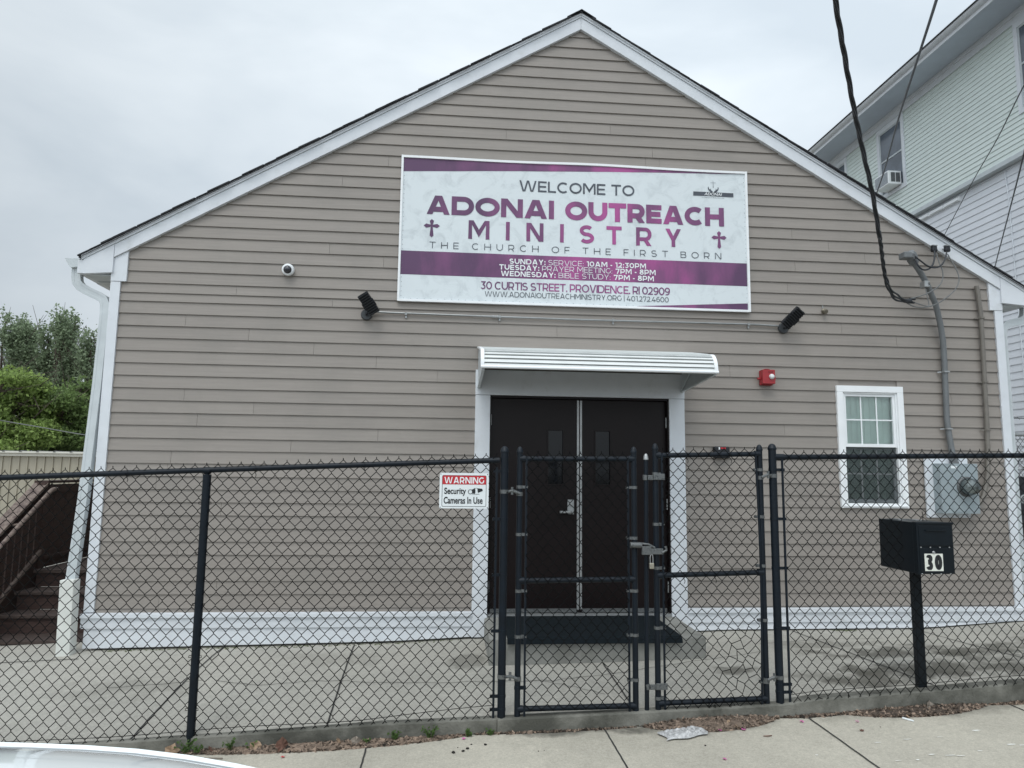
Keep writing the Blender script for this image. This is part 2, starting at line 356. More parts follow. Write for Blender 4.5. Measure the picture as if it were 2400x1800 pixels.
for i in range(len(edges) - 1):
    z0, z1 = edges[i], edges[i + 1] + .004
    xb = min(4.66, (6.32 - z0) / SL); xt = min(4.66, (6.32 - z1) / SL)
    if xb <= .02: continue
    xt = max(xt, .005)
    cuts = [(-xb, -xt)]
    js = sorted(JO.get(i - 1, []))
    if not js and xb > 2: js = sorted(random.uniform(-xb + .5, xb - .5) for _ in range(random.choice((1, 2, 2))))
    bounds = [None] + js + [None]
    for a, b in zip(bounds, bounds[1:]):
        L0b, L0t = (-xb, -xt) if a is None else (a + .0012, a + .0012)
        R0b, R0t = (xb, xt) if b is None else (b - .0012, b - .0012)
        segs = [(L0b, L0t, R0b, R0t)]
        for hx0, hx1, hz0, hz1 in holes:
            if z1 > hz0 and z0 < hz1:
                new = []
                for lb, lt, rb, rt in segs:
                    if rb <= hx0 or lb >= hx1: new.append((lb, lt, rb, rt)); continue
                    if lb < hx0: new.append((lb, lt, hx0, hx0))
                    if rb > hx1: new.append((hx1, hx1, rb, rt))
                segs = new
        for lb, lt, rb, rt in segs:
            yb, yt = -.0155 - random.uniform(0, .0012), -.0015
            vs = [(lb, yb, z0), (rb, yb, z0), (rt, yt, z1), (lt, yt, z1), (lb, .01, z0), (rb, .01, z0), (rt, .01, z1), (lt, .01, z1)]
            sd.add(vs, [(0, 1, 2, 3), (0, 4, 5, 1), (0, 3, 7, 4), (1, 5, 6, 2)])
sd.build('siding', siding, church)
wl = MB()   # structural wall behind the boards, with openings for door and window
for a, b, c, d in ((-4.64, -.97, -.4, 3.4), (.97, 2.83, -.4, 3.4), (3.44, 4.64, -.4, 3.4), (-.97, .97, 2.2, 3.4), (2.83, 3.44, -.4, 1.10), (2.83, 3.44, 2.28, 3.4)):
    wl.box(a, b, .011, .12, c, d)
wl.prism_y([(-4.64, 3.4), (4.64, 3.4), (4.64, 3.5), (0, 3.5 + 4.64 * SL), (-4.64, 3.5)], .011, .12)
wl.box(-4.64, -4.55, .12, DEPTH, -.5, 3.5); wl.box(4.55, 4.64, .12, DEPTH, -.5, 3.5); wl.box(-4.64, 4.64, DEPTH, DEPTH + .1, -.5, 3.5)
wl.prism_y([(-4.64, 3.5), (4.64, 3.5), (0, 3.5 + 4.64 * SL)], DEPTH, DEPTH + .1)
wl.build('wall', siding, church)
ss = MB()
for sgn in (-1, 1):
    for i in range(30):
        z0 = .02 + i * .114; x = 4.64 * sgn
        ss.add([(x + .016 * sgn, .13, z0), (x + .016 * sgn, DEPTH, z0), (x + .003 * sgn, DEPTH, z0 + .118), (x + .003 * sgn, .13, z0 + .118), (x, .13, z0), (x, DEPTH, z0)], [(0, 1, 2, 3), (0, 4, 5, 1)])
ss.build('side_siding', siding, church)
cbm = MB()
for s in (-1, 1):
    cbm.box(4.628 * s, 4.722 * s, -.030, .0, .035, 3.222); cbm.box(4.69 * s, 4.722 * s, .0, .10, .035, 3.222)
    x1, x0 = 4.722, 4.572
    cbm.prism_y([(x0 * s, 3.226), (x1 * s, 3.226), (x1 * s, 6.222 - SL * x1), (x0 * s, 6.222 - SL * x0)][::s], -.033, .0)
for s in (-1, 1):
    o = MB(); x1, x0 = 4.722, 4.572
    o.box(4.628 * s, 4.722 * s, -.030, -.0, .035, 3.222); o.box(4.69 * s, 4.7205 * s, .0005, .10, .035, 3.222)
    o.prism_y([(x0 * s, 3.226), (x1 * s, 3.226), (x1 * s, 6.222 - SL * x1), (x0 * s, 6.222 - SL * x0)][::s], -.033, .0)
    o.build('corner_board', white, church, bevel=.002)
    # rake board, crown strip, eave return
    rk = MB(); xe = 4.70
    rk.prism_y([(.001 * s, 6.224), (xe * s, 6.224 - SL * xe), (xe * s, 6.358 - SL * xe), (.001 * s, 6.358)][::s], -.050, -.001)
    rk.prism_y([(4.702 * s, 3.308), (4.984 * s, 3.286), (4.984 * s, 6.358 - SL * 4.984), (4.702 * s, 6.358 - SL * 4.702)][::s], -.054, -.001)
    rk.box(4.984 * s, 5.037 * s, -.05, .35, 3.290, 3.425)
    rk.build('rake_board', white, church, bevel=.002)
    cw = MB(); cw.prism_y([(.001 * s, 6.361), (5.000 * s, 6.361 - SL * 5.000), (5.000 * s, 6.382 - SL * 5.000), (.001 * s, 6.382)][::s], -.062, .0)
    cw.prism_y([(.001 * s, 6.3825), (5.000 * s, 6.3825 - SL * 5.000), (5.000 * s, 6.402 - SL * 5.000), (.001 * s, 6.402)][::s], -.074, .0)
    cw.build('crown_strip', white, church)
    sf = MB(); sf.box(4.65 * s, 4.984 * s, -.0, DEPTH, 3.286, 3.298)
    for i in range(1, 60): sf.box(4.66 * s, 4.98 * s, i * .25, i * .25 + .012, 3.280, 3.286)
    sf.build('soffit', whiteold, church)
    fb = MB(); fb.box(4.984 * s, 5.037 * s, .351, DEPTH, 3.286, 3.43); fb.build('fascia', white, church)
random.seed(3)
for s in (-1, 1):   # shingle courses on each slope, their ragged ends show along the rake
    rf = MB(); n = 46; run = 5.030 / n; th = .011
    for i in range(n):
        xa = 5.030 - i * run; xb_ = max(5.030 - (i + 1.9) * run, 0.0); y = -.088 - random.choice((0, 0, .004, .012, .018)); top = 6.4065
        k = random.uniform(0, .004)
        rf.add([(xa * s, y, top - SL * xa + .009 + k), (xb_ * s, y, top - SL * xb_ + .006), (xb_ * s, DEPTH + .3, top - SL * xb_ + .006), (xa * s, DEPTH + .3, top - SL * xa + .009 + k),
                (xa * s, y, top - SL * xa), (xb_ * s, y, top - SL * xb_ - .006), (xb_ * s, DEPTH + .3, top - SL * xb_ - .006), (xa * s, DEPTH + .3, top - SL * xa)],
               [(0, 1, 2, 3), (4, 7, 6, 5), (0, 4, 5, 1), (3, 2, 6, 7), (0, 3, 7, 4)])
    rf.prism_y([(0.0, 6.4025), (5.02 * s, 6.4025 - SL * 5.05), (5.02 * s, 6.406 - SL * 5.05), (0, 6.406)][::s], -.080, DEPTH + .3)
    rf.build('roof', shingle, church)
rd = MB()
for i in range(50):
    y = -.10 + i * .31; rd.add([(-.16, y, 6.427 - .16 * SL), (0, y, 6.430), (.16, y, 6.427 - .16 * SL), (-.16, y + .33, 6.424 - .16 * SL), (0, y + .33, 6.427), (.16, y + .33, 6.424 - .16 * SL), (-.16, y, 6.416 - .16 * SL), (0, y, 6.420), (.16, y, 6.416 - .16 * SL)],
           [(0, 1, 4, 3), (1, 2, 5, 4), (0, 6, 7, 1), (1, 7, 8, 2)])
rd.build('ridge_cap', shingle, church)
# skirt boards with drip cap, following the slope of the ground
def skirt(x0, x1, zc0, zc1, gap):
    o = MB(); n = 12
    for y0, y1, za, zb_ in ((-.062, .0, -.036, -.003), (-.040, .0, -.135, -.037)):
        o.add([(x, y, zz) for x, c in ((x0, zc0), (x1, zc1)) for y, zz in ((y0, c + za), (y0, c + zb_), (y1, c + zb_ + (.008 if y0 < -.05 else 0)), (y1, c + za))], [(0, 1, 2, 3), (7, 6, 5, 4), (0, 4, 5, 1), (1, 5, 6, 2), (2, 6, 7, 3), (3, 7, 4, 0)])
    xs = rng(x0 + (.03 if x0 < -4 else 0), x1, n)
    vs = []
    for x in xs:
        c = zc0 + (zc1 - zc0) * (x - x0) / (x1 - x0); b = min(lerp(WALL, x) + gap, c - .14)
        vs += [(x, -.030, b), (x, -.022, c - .136), (x, 0, c - .136), (x, 0, b)]
    o.add(vs, [(i * 4 + j, (i + 1) * 4 + j, (i + 1) * 4 + (j + 1) % 4, i * 4 + (j + 1) % 4) for i in range(n - 1) for j in range(4)] + [(0, 1, 2, 3), (4 * n - 1, 4 * n - 2, 4 * n - 3, 4 * n - 4)])
    o.build('skirt_board', white, church)
skirt(-4.735, -1.083, .024, .024, .022); skirt(1.092, 4.74, .045, .047, .016)
fd = MB(); fd.box(-4.60, 4.60, .0, .1, -.8, -.05); fd.build('foundation', curbm, church)
# door surround
df = MB(); df.box(-1.082, -.931, -.040, .06, -.215, 2.166); df.box(.931, 1.094, -.040, .06, -.115, 2.166); df.box(-1.084, 1.096, -.042, .06, 2.169, 2.425)
df.build('door_frame', white, church, bevel=.002)
ji = MB(); ji.box(-.931, -.917, -.02, .10, 0, 2.16); ji.box(.917, .931, -.02, .10, 0, 2.16); ji.box(-.931, .931, -.02, .10, 2.145, 2.1655); ji.build('door_jamb', doorblack, church)
th = MB(); th.box(-.93, .93, -.03, .12, -.03, -.003); th.build('threshold', steel, church)
for s in (-1, 1):
    d = MB(); x0, x1 = (.003, .915)
    lx0, lx1 = (.170, .322)   # glass slot
    for a, b, c, e_ in ((x0, lx0, .0, 2.143), (lx1, x1, .0, 2.143), (lx0, lx1, .0, 1.275), (lx0, lx1, 1.822, 2.143)): d.box(a * s, b * s, .045, .085, c + .004, e_)
    leaf = d.build('door', doorblack, church)
    ln = s * .008
    f = MB()
    for a, b, c, e_ in ((.158, .170, 1.263, 1.834), (.322, .334, 1.263, 1.834), (.170, .322, 1.263, 1.275), (.170, .322, 1.822, 1.834)): f.box(a * s, b * s, .034, .046, c, e_)
    f.build('glass_frame', doorblack, leaf); gp = MB(); gp.box(.170 * s, .322 * s, .060, .066, 1.275, 1.822); gp.build('glass', darkglass, leaf)
    a = MB(); a.box(.005 * s, .026 * s, .028, .046, .03, 2.135); a.build('astragal', steel, leaf)
    a = MB(); a.box(.03 * s, .90 * s, .030, .046, .004, .040); a.build('sweep', galv, leaf)
    a = MB()
    for zz in (.25, 1.08, 1.92): a.cyl((.917 * s, .028, zz - .055), (.917 * s, .028, zz + .055), .008)
    a.build('hinge', steel, leaf)
    if s < 0:
        h = MB(); h.box(-.122, -.056, .030, .045, .972, 1.118); h.lathe((-.089, .03, 1.075), (0, -1, 0), [(.02, 0), (.02, .008), (.016, .010)]); h.tube([(-.075, .01, 1.0), (-.10, -.02, .995), (-.2, -.02, .992)], .011); h.box(-.205, -.07, -.012, .028, .984, 1.006); h.build('handle', steel, leaf, bevel=.002)
        st = MB(); st.box(-.262, -.215, .052, .058, 1.520, 1.555); st.build('sticker', redprint, leaf)
bk = MB(); bk.box(-1.0, 1.0, .35, .36, -.1, 2.3); bk.build('vestibule', blackplastic, church)
# window
wn = thing  # (window is a part of the church)
fr = MB()
X0, X1, Z0, Z1 = 2.760, 3.505, 1.060, 2.350
for a, b, c, d_ in ((X0, X0 + .068, Z0 + .05, Z1 - .068), (X1 - .068, X1, Z0 + .05, Z1 - .068), (X0, X1, Z1 - .0675, Z1), (X0, X1, Z0, Z0 + .0495)): fr.box(a, b, -.040, .02, c, d_)
for a, b, c, d_ in ((X0 + .068, X0 + .084, Z0 + .05, Z1 - .068), (X1 - .084, X1 - .068, Z0 + .05, Z1 - .068), (X0 + .084, X1 - .084, Z1 - .084, Z1 - .068), (X0 + .02, X1 - .02, Z0 + .012, Z0 + .03)): fr.box(a, b, -.052 if c < 1.1 and b - a > .5 else -.024, .03, c, d_)
win = fr.build('window', whitebright, church, bevel=.003)
sh = MB(); x0, x1 = X0 + .0845, X1 - .0845
for a, b, c, d_ in ((x0, x0 + .026, 1.735, 2.265), (x1 - .026, x1, 1.735, 2.265), (x0 + .026, x1 - .026, 2.24, 2.265), (x0, x1, 1.700, 1.7345)): sh.box(a, b, -.010, .03, c, d_)
sh.build('upper_sash', whitebright, win)
sh = MB()
for a, b, c, d_ in ((x0, x0 + .026, 1.115, 1.698), (x1 - .026, x1, 1.115, 1.698), (x0 + .026, x1 - .026, 1.115, 1.150), (x0 + .026, x1 - .026, 1.670, 1.698)): sh.box(a, b, .028, .055, c, d_)
sh.build('lower_sash', whiteold, win)
mu = MB()
for x in (x0 + .026 + .175, x0 + .026 + .35):
    mu.box(x - .007, x + .007, .006, .012, 1.735, 2.24); mu.box(x - .007, x + .007, .040, .046, 1.15, 1.67)
for a, b in ((x0 + .026, x0 + .194), (x0 + .208, x0 + .369), (x0 + .383, x1 - .026)):
    mu.box(a, b, .006, .012, 1.982, 1.996); mu.box(a, b, .040, .046, 1.41, 1.424)
mu.build('muntin', whiteprint, win)
p = MB(); p.box(x0 + .02, x1 - .02, .014, .018, 1.735, 2.25); p.build('pane', paneglass, win)
p = MB(); p.box(x0 + .02, x1 - .02, .048, .052, 1.14, 1.69); p.build('pane', paneglass, win)
scr = bpy.data.materials.new('insect_screen'); scr.use_nodes = True; t = scr.node_tree; t.nodes.clear()
o_ = N('ShaderNodeOutputMaterial', t); a_ = N('ShaderNodeBsdfTransparent', t); b_ = N('ShaderNodeBsdfDiffuse', t); m_ = N('ShaderNodeMixShader', t); m_.inputs[0].default_value = .38; b_.inputs[0].default_value = (.07, .08, .082, 1)
t.links.new(a_.outputs[0], m_.inputs[1]); t.links.new(b_.outputs[0], m_.inputs[2]); t.links.new(m_.outputs[0], o_.inputs[0])
p = MB(); p.box(x0 + .004, x1 - .004, .008, .010, 1.112, 1.70); p.build('insect_screen', scr, win)
blm = mat('pale_blind', (.80, .83, .79), .7, .05, 4, island=.12)
bl = MB(); x = x0 - .02; i = 0
while x < x1 + .02:
    w = .078; bl.add([(x, .064 + .010 * (i % 2), 1.08), (x + w, .074 - .010 * (i % 2) + .008, 1.08), (x + w, .074 - .010 * (i % 2) + .008, 2.30), (x, .064 + .010 * (i % 2), 2.30)], [(0, 1, 2, 3)]); x += .072; i += 1
bl.build('blinds', blm, win, fix=False)
ib = MB(); ib.box(2.6, 3.7, .30, .31, .9, 2.5); ib.build('room_backing', blackplastic, win)
# gutters with downspouts
for s in (-1, 1):
    gt = MB()
    pr = [(5.037, 3.445), (5.037, 3.365), (5.115, 3.350), (5.128, 3.366), (5.150, 3.395), (5.168, 3.43), (5.182, 3.445), (5.172, 3.447), (5.160, 3.43), (5.14, 3.398), (5.12, 3.372), (5.112, 3.358), (5.045, 3.372), (5.045, 3.445)]
    gt.prism_y([(a * s, b) for a, b in pr][::s], -.02, DEPTH + .2)
    gt.prism_y([(a * s, b) for a, b in pr[:7]][::s], -.024, -.0205)
    gu = gt.build('gutter', whiteold, church)
    ds = MB(); sec = [(-.72, -1), (-.3, -1), (-.3, -.93), (.3, -.93), (.3, -1), (.72, -1), (.72, -.4), (.66, -.4), (.66, .4), (.72, .4), (.72, 1), (-.72, 1), (-.72, .4), (-.66, .4), (-.66, -.4), (-.72, -.4)]
    if s < 0:
        path = [(-5.075, .04, 3.37), (-5.075, .04, 3.27), (-5.065, .04, 3.215), (-5.03, .04, 3.17), (-4.97, .04, 3.135), (-4.86, .04, 3.085), (-4.80, .035, 3.05), (-4.775, .03, 3.0), (-4.765, .02, 2.9), (-4.77, 0, 2.2), (-4.80, -.03, 1.1), (-4.838, -.05, .33)]
        ds.tube(path, .044, sect=sec)
        ds.build('downspout', whiteold, church, bevel=.004)
        bt = MB(); bt.tube([(-4.828, -.10, .35), (-4.80, -.12, -.40)], .062, sect=[(-1, -1), (-.4, -1.08), (.4, -1.08), (1, -1), (1.05, 0), (1, 1), (.4, 1.05), (-.4, 1.05), (-1, 1), (-1.05, 0)]); bt.build('downspout_boot', mat('cream_pvc', (.68, .69, .65), .5, .05, 6), church, bevel=.006)
    else:
        path = [(5.10, .10, 3.37), (5.10, .10, 3.27), (5.09, .10, 3.20), (5.05, .10, 3.15), (4.93, .10, 3.12), (4.86, .10, 3.10), (4.81, .10, 3.05), (4.79, .09, 2.95), (4.785, .08, 2.2), (4.785, .06, 0.0), (4.785, .06, -.05)]
        ds.tube(path, .042, sect=sec); ds.build('downspout', whiteold, church, bevel=.004)

# ------------------------------------------------------------------ step and mat
st = MB(); pts = []
st.box(-.955, .965, -.90, .0, -.45, -.031); tag(st.build('concrete_step', stepm, bevel=.012), 'low grey concrete doorstep below the dark double doors', 'step')
mt = MB(); prof = [(-.03, -.028), (-.95, -.028), (-1.0, -.034), (-1.03, -.052), (-1.024, -.058), (-.99, -.044), (-.94, -.0305)]
prof = [(-.02, -.030), (-.90, -.030), (-.925, -.034), (-.940, -.072), (-.930, -.076), (-.918, -.040), (-.90, -.018), (-.02, -.018)]
mt.prism_x(prof, -.80, .74); tag(mt.build('door_mat', blackmat), 'long black doormat lying on the concrete step and drooping over its edge', 'doormat')

# ------------------------------------------------------------------ awning
aw = thing('awning', 'white ribbed aluminium awning curving out over the double doors', 'awning', (0, 0, 2.3))
ax0, ax1 = -1.058, 1.078
prof = []
for i in range(26):
    t = i / 25
    if t < .55: q = t / .55; y = -.02 - .84 * q; zz = 2.655 - .150 * q - .015 * q * q
    else: q = (t - .55) / .45; y = -.86 - .125 * sin(q * pi / 2) ** .8; zz = 2.312 + .178 * (1 - q ** 1.5)
    prof.append((y, zz))
def offs(pr, d):
    res = []
    for i, (y, z_) in enumerate(pr):
        a = pr[max(i - 1, 0)]; b = pr[min(i + 1, len(pr) - 1)]; ty, tz = b[0] - a[0], b[1] - a[1]; l = math.hypot(ty, tz); res.append((y - tz / l * d * -1, z_ + ty / l * d * -1))
    return res
dense = []
for a, b in zip(prof, prof[1:]):
    for j in range(3): dense.append((a[0] + (b[0] - a[0]) * j / 3, a[1] + (b[1] - a[1]) * j / 3))
dense.append(prof[-1])
def walk(d):      # point on the curved profile a distance d from the wall
    for (ay, az), (by, bz) in zip(dense, dense[1:]):
        l = math.hypot(by - ay, bz - az)
        if d <= l: return ay + (by - ay) * d / l, az + (bz - az) * d / l, (by - ay) / l, (bz - az) / l
        d -= l
    return by, bz, (by - ay) / l, (bz - az) / l
tot = sum(math.hypot(b[0] - a[0], b[1] - a[1]) for a, b in zip(dense, dense[1:])); ns_ = 27; pt = tot / ns_
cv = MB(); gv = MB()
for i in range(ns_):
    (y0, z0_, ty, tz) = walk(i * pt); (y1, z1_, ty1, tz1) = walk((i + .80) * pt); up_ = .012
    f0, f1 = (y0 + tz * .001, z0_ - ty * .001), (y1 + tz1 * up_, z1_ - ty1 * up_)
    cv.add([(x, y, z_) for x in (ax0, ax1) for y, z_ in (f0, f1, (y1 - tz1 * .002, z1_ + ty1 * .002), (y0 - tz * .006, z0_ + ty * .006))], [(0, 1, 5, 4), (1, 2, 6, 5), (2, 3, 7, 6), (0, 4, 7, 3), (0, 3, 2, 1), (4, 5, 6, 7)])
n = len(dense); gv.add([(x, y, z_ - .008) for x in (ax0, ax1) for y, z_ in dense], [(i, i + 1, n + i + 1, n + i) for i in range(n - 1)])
cv.build('canopy', mat('dull_white_awning', (.70, .72, .71), .4, .05, 6, .03, 40), aw); gv.build('canopy_backing', mat('groove_shade_underside', (.16, .17, .175), .6), aw, fix=False)  # backing under the slats is coloured dark to paint shade into the grooves
rl = MB(); rl.tube([(ax0 - .012, -.992, 2.318), (ax1 + .018, -.992, 2.318)], .015, 10); rl.build('front_rail', whitebright, aw, smooth=True)
for s, x in ((-1, ax0), (1, ax1)):
    e = MB(); e.tube([(x, y - .006, z_ + .004) for y, z_ in dense[::3]], .016, sect=[(-1, -.5), (1, -.5), (1, .5), (-1, .5)]); e.build('edge_trim', whitebright, aw)
    sp = MB(); pp = [(-.025, 2.262), (-.985, 2.312)] + [(y + .004, z_ - .014) for y, z_ in reversed(prof)]
    sp.prism_x(pp, x - .002, x + .002); sp.build('side_panel', whiteold, aw)
    br = MB(); br.tube([(x - .008 * s, -.03, 2.245), (x - .008 * s, -.97, 2.30)], .013, sect=[(-1, -.6), (1, -.6), (1, .6), (-1, .6)]); br.tube([(x - .02 * s, -.045, 2.25), (x - .02 * s, -.5, 2.50)], .009, sect=[(-1, -.5), (1, -.5), (1, .5), (-1, .5)])
    br.lathe((x - .01 * s, -.044, 2.250), (0, -1, 0), [(.022, 0), (.022, .012), (.01, .02)], 12); br.build('brace', whiteold, aw)

# ------------------------------------------------------------------ lettering helper
def text_mb(txt, x0, x1, z0, z1, y, bold=0., space=1., shear=0., yf=None, res=6):
    cu = bpy.data.curves.new('t', 'FONT'); cu.body = txt; cu.size = 1; cu.space_character = space; cu.shear = shear; cu.offset = bold; cu.resolution_u = res; cu.fill_mode = 'BOTH'
    ob = bpy.data.objects.new('t', cu); C.objects.link(ob); dg = bpy.context.evaluated_depsgraph_get(); dg.update()
    me = bpy.data.meshes.new_from_object(ob.evaluated_get(dg)); bpy.data.objects.remove(ob); bpy.data.curves.remove(cu)
    xs = [v.co.x for v in me.vertices]; ys = [v.co.y for v in me.vertices]; a, b, c, d = min(xs), max(xs), min(ys), max(ys)
    mb = MB(); vs = []
    for v in me.vertices:
        X = x0 + (v.co.x - a) / (b - a) * (x1 - x0); Z = z0 + (v.co.y - c) / (d - c) * (z1 - z0); vs.append((X, y + (yf(X, Z) if yf else 0), Z))
    mb.add(vs, [tuple(p.vertices) for p in me.polygons]); bpy.data.meshes.remove(me); return mb


# stroke capitals: geometric sans, cap height 1, stroke t; every stroke is its own flat ribbon
def arc(cx, cz, rx, rz, a0, a1, n=20): return [(cx + rx * cos(radians(a0 + (a1 - a0) * i / n)), cz + rz * sin(radians(a0 + (a1 - a0) * i / n))) for i in range(n + 1)]
def glyph(c, t):
    h = t / 2; b = 1 - h; w = dict(A=1.08, B=.88, C=1.0, D=1.02, E=.78, F=.76, G=1.02, H=.98, I=t, J=.6, K=.94, L=.72, M=1.16, N=1.0, O=1.12, P=.86, R=.90, S=.86, T=.90, U=.96, V=1.06, W=1.62, Y=1.0).get(c, .80)
    w += t * .25 if c not in 'I' else 0; o = []
    def bowl(z0, z1, x1, x0=h): r = (z1 - z0) / 2; return [(x0, z0)] + arc(x1 - h - r, (z0 + z1) / 2, r, r, -90, 90) + [(x0, z1)]
    if c == 'A': o = [[(h * .9, -.12), (w / 2, 1 + .12 - h * .2), (w - h * .9, -.12)], [(w * .22, .27), (w * .78, .27)]]
    elif c == 'V': o = [[(h * .9, 1.12), (w / 2, -.12 + h * .2), (w - h * .9, 1.12)]]
    elif c == 'W': o = [[(h * .8, 1.12), (w * .275, -.16), (w * .5, 1.10), (w * .725, -.16), (w - h * .8, 1.12)]]
    elif c == 'M': o = [[(h, -.1), (h, 1.0 + h), (w / 2, .30), (w - h, 1.0 + h), (w - h, -.1)]]
    elif c == 'N': o = [[(h, 0), (h, 1)], [(w - h, 0), (w - h, 1)], [(h * .6, 1.1), (w - h * .6, -.1)]]
    elif c == 'Y': o = [[(h * .9, 1.12), (w / 2, .38), (w - h * .9, 1.12)], [(w / 2, 0), (w / 2, .46)]]
    elif c == 'K': o = [[(h, 0), (h, 1)], [(h, .28), (w - h, 1.12)], [(w * .42, .55), (w - h * .8, -.12)]]
    elif c == 'X': o = [[(h, 1.1), (w - h, -.1)], [(h, -.1), (w - h, 1.1)]]
    elif c == 'I': o = [[(h, 0), (h, 1)]]
    elif c == 'L': o = [[(h, 1), (h, h), (w, h)]]
    elif c == 'E': o = [[(w, b), (h, b), (h, h), (w, h)], [(h, .5), (w * .93, .5)]]
    elif c == 'F': o = [[(w, b), (h, b), (h, 0)], [(h, .47), (w * .92, .47)]]
    elif c == 'H': o = [[(h, 0), (h, 1)], [(w - h, 0), (w - h, 1)], [(h, .5), (w - h, .5)]]
    elif c == 'T': o = [[(0, b), (w, b)], [(w / 2, 0), (w / 2, b)]]
    elif c == 'O': o = [arc(w / 2, .5, w / 2 - h, .5 - h, 0, 360, 40)]
    elif c == 'C': o = [arc(w * .54, .5, w * .54 - h, .5 - h, 48, 312, 30)]
    elif c == 'G': o = [arc(w * .53, .5, w * .53 - h, .5 - h, 48, 318, 30) + [(w - h, .5)]]
    elif c == 'D': r = .5 - h; o = [[(h, h)] + arc(w - h - r * 1.0, .5, r, r, -90, 90, 24) + [(h, b), (h, 0)]]
    elif c == 'U': r = (w - t) / 2; o = [[(h, 1)] + arc(w / 2, r * .95 + h, r, r * .95, 180, 360, 24) + [(w - h, 1)]]
    elif c == 'J': r = (w - t) / 2; o = [arc(w / 2, r + h, r, r, 200, 360, 16) + [(w - h, 1)]]
    elif c == 'P': o = [[(h, 0), (h, 1)], bowl(.32 + h * .2, b, w)]
    elif c == 'R': o = [[(h, 0), (h, 1)], bowl(.34 + h * .2, b, w * .97), [(w * .55, .36), (w - h * .9, -.1)]]
    elif c == 'B': o = [[(h, 0), (h, 1)], bowl(.52, b, w * .95), bowl(h, .52, w)]
    elif c == 'S':
        o = [arc(w / 2, .745 - h * .25, w * .47 - h, .255 - h * .75, 35, 180, 14) + arc(w / 2, .745 - h * .25, w * .47 - h, .255 - h * .75, 180, 270, 8)[1:] + arc(w / 2, .255 + h * .25, w * .5 - h, .245 - h * .75 + .0, 90, -145, 20)]
        p = arc(w / 2, .5 + (b - .5) / 2, w * .47 - h, (b - .5) / 2, 38, 265, 20); q_ = arc(w / 2, h + (.5 - h) / 2, w * .5 - h, (.5 - h) / 2, 85, -148, 20); o = [p + q_]
    elif c == '0': w = .92; o = [arc(w / 2, .5, w / 2 - h, .5 - h, 0, 360, 36)]
    elif c == '1': w = .44; o = [[(w - h, 0), (w - h, b), (0, b)]]
    elif c == '2': w = .80; r = .5; o = [arc(w * .46, .70, w * .42 - h * .6, .30 - h, 155, -20, 16) + [(w * .72, .42), (h * 1.2, h), (w, h)]]
    elif c == '3': w = .80; o = [[(w * .06, b), (w * .86, b), (w * .47, .60)] + arc(w * .46, .30 + h * .2, w * .48 - h, .30 - h * .8, 85, -150, 20)]
    elif c == 'r': w = .84; o = [arc(w * .48, .745, w * .46 - h, .255 - h * .8, 160, -75, 16) + arc(w * .48, .275, w * .5 - h, .275 - h * .8, 75, -160, 18)]
    elif c == '4': w = .92; o = [[(w * .60, 1.08), (h * .6, .25), (w, .25)], [(w * .72, 0), (w * .72, .48)]]
    elif c == '6': w = .84; o = [arc(w / 2, .33, w / 2 - h, .33 - h, 0, 360, 30), arc(w * .62, .5, w * .62 - h, .5 - h, 65, 180, 16) + [(h, .33)]]
    elif c == '7': w = .80; o = [[(h, .74), (h, b), (w - h, b), (w * .34, -.1)]]
    elif c == '8': w = .84; o = [arc(w / 2, .27 + h * .2, w / 2 - h, .27 - h * .7, 0, 360, 28), arc(w / 2, .755, w * .44 - h, .245 - h * .9, 0, 360, 28)]
    elif c == '9': w = .84; o = [arc(w / 2, .67, w / 2 - h, .33 - h, 0, 360, 30), arc(w * .38, .5, w * .62 - h, .5 - h, -115, 0, 16) + [(w - h, .67)]]
    elif c == '-': w = .36; o = [[(0, .38), (w, .38)]]
    elif c == ':': w = t * 1.2; o = [[(w / 2, 0), (w / 2, t * 1.2)], [(w / 2, .5), (w / 2, .5 + t * 1.2)]]
    elif c == '.': w = t * 1.2; o = [[(w / 2, 0), (w / 2, t * 1.2)]]
    elif c == ',': w = t * 1.2; o = [[(w * .6, t * 1.2), (w * .5, 0)], ]
    elif c == '|': w = t; o = [[(h, -.1), (h, 1.1)]]
    elif c == ' ': w = .26
    return w, o
def ribbon2(pts, t, closed):
    V = [Vector(p) for p in pts]; 
    if closed: V = V[:-1]
    n = len(V); L_, R_ = [], []
    for i in range(n):
        a = V[i - 1] if (i or closed) else None; c = V[(i + 1) % n] if (i < n - 1 or closed) else None
        d0 = (V[i] - a).normalized() if a is not None else None; d1 = (c - V[i]).normalized() if c is not None else None
        d0 = d0 or d1; d1 = d1 or d0; tt = d0 + d1; tt = tt.normalized() if tt.length > 1e-6 else d1; nn = Vector((-tt.y, tt.x)); k_ = 1 / max(.30, nn.dot(Vector((-d0.y, d0.x))))
        L_.append(V[i] + nn * t / 2 * k_); R_.append(V[i] - nn * t / 2 * k_)
    return L_, R_, n
def clipz(poly, lim, keep_below):
    res = []
    for i, p in enumerate(poly):
        q = poly[i - 1]; a_ = (p[1] <= lim) if keep_below else (p[1] >= lim); b_ = (q[1] <= lim) if keep_below else (q[1] >= lim)
        if a_ != b_: f = (lim - q[1]) / (p[1] - q[1]); res.append((q[0] + (p[0] - q[0]) * f, lim))
        if a_: res.append(p)
    return res
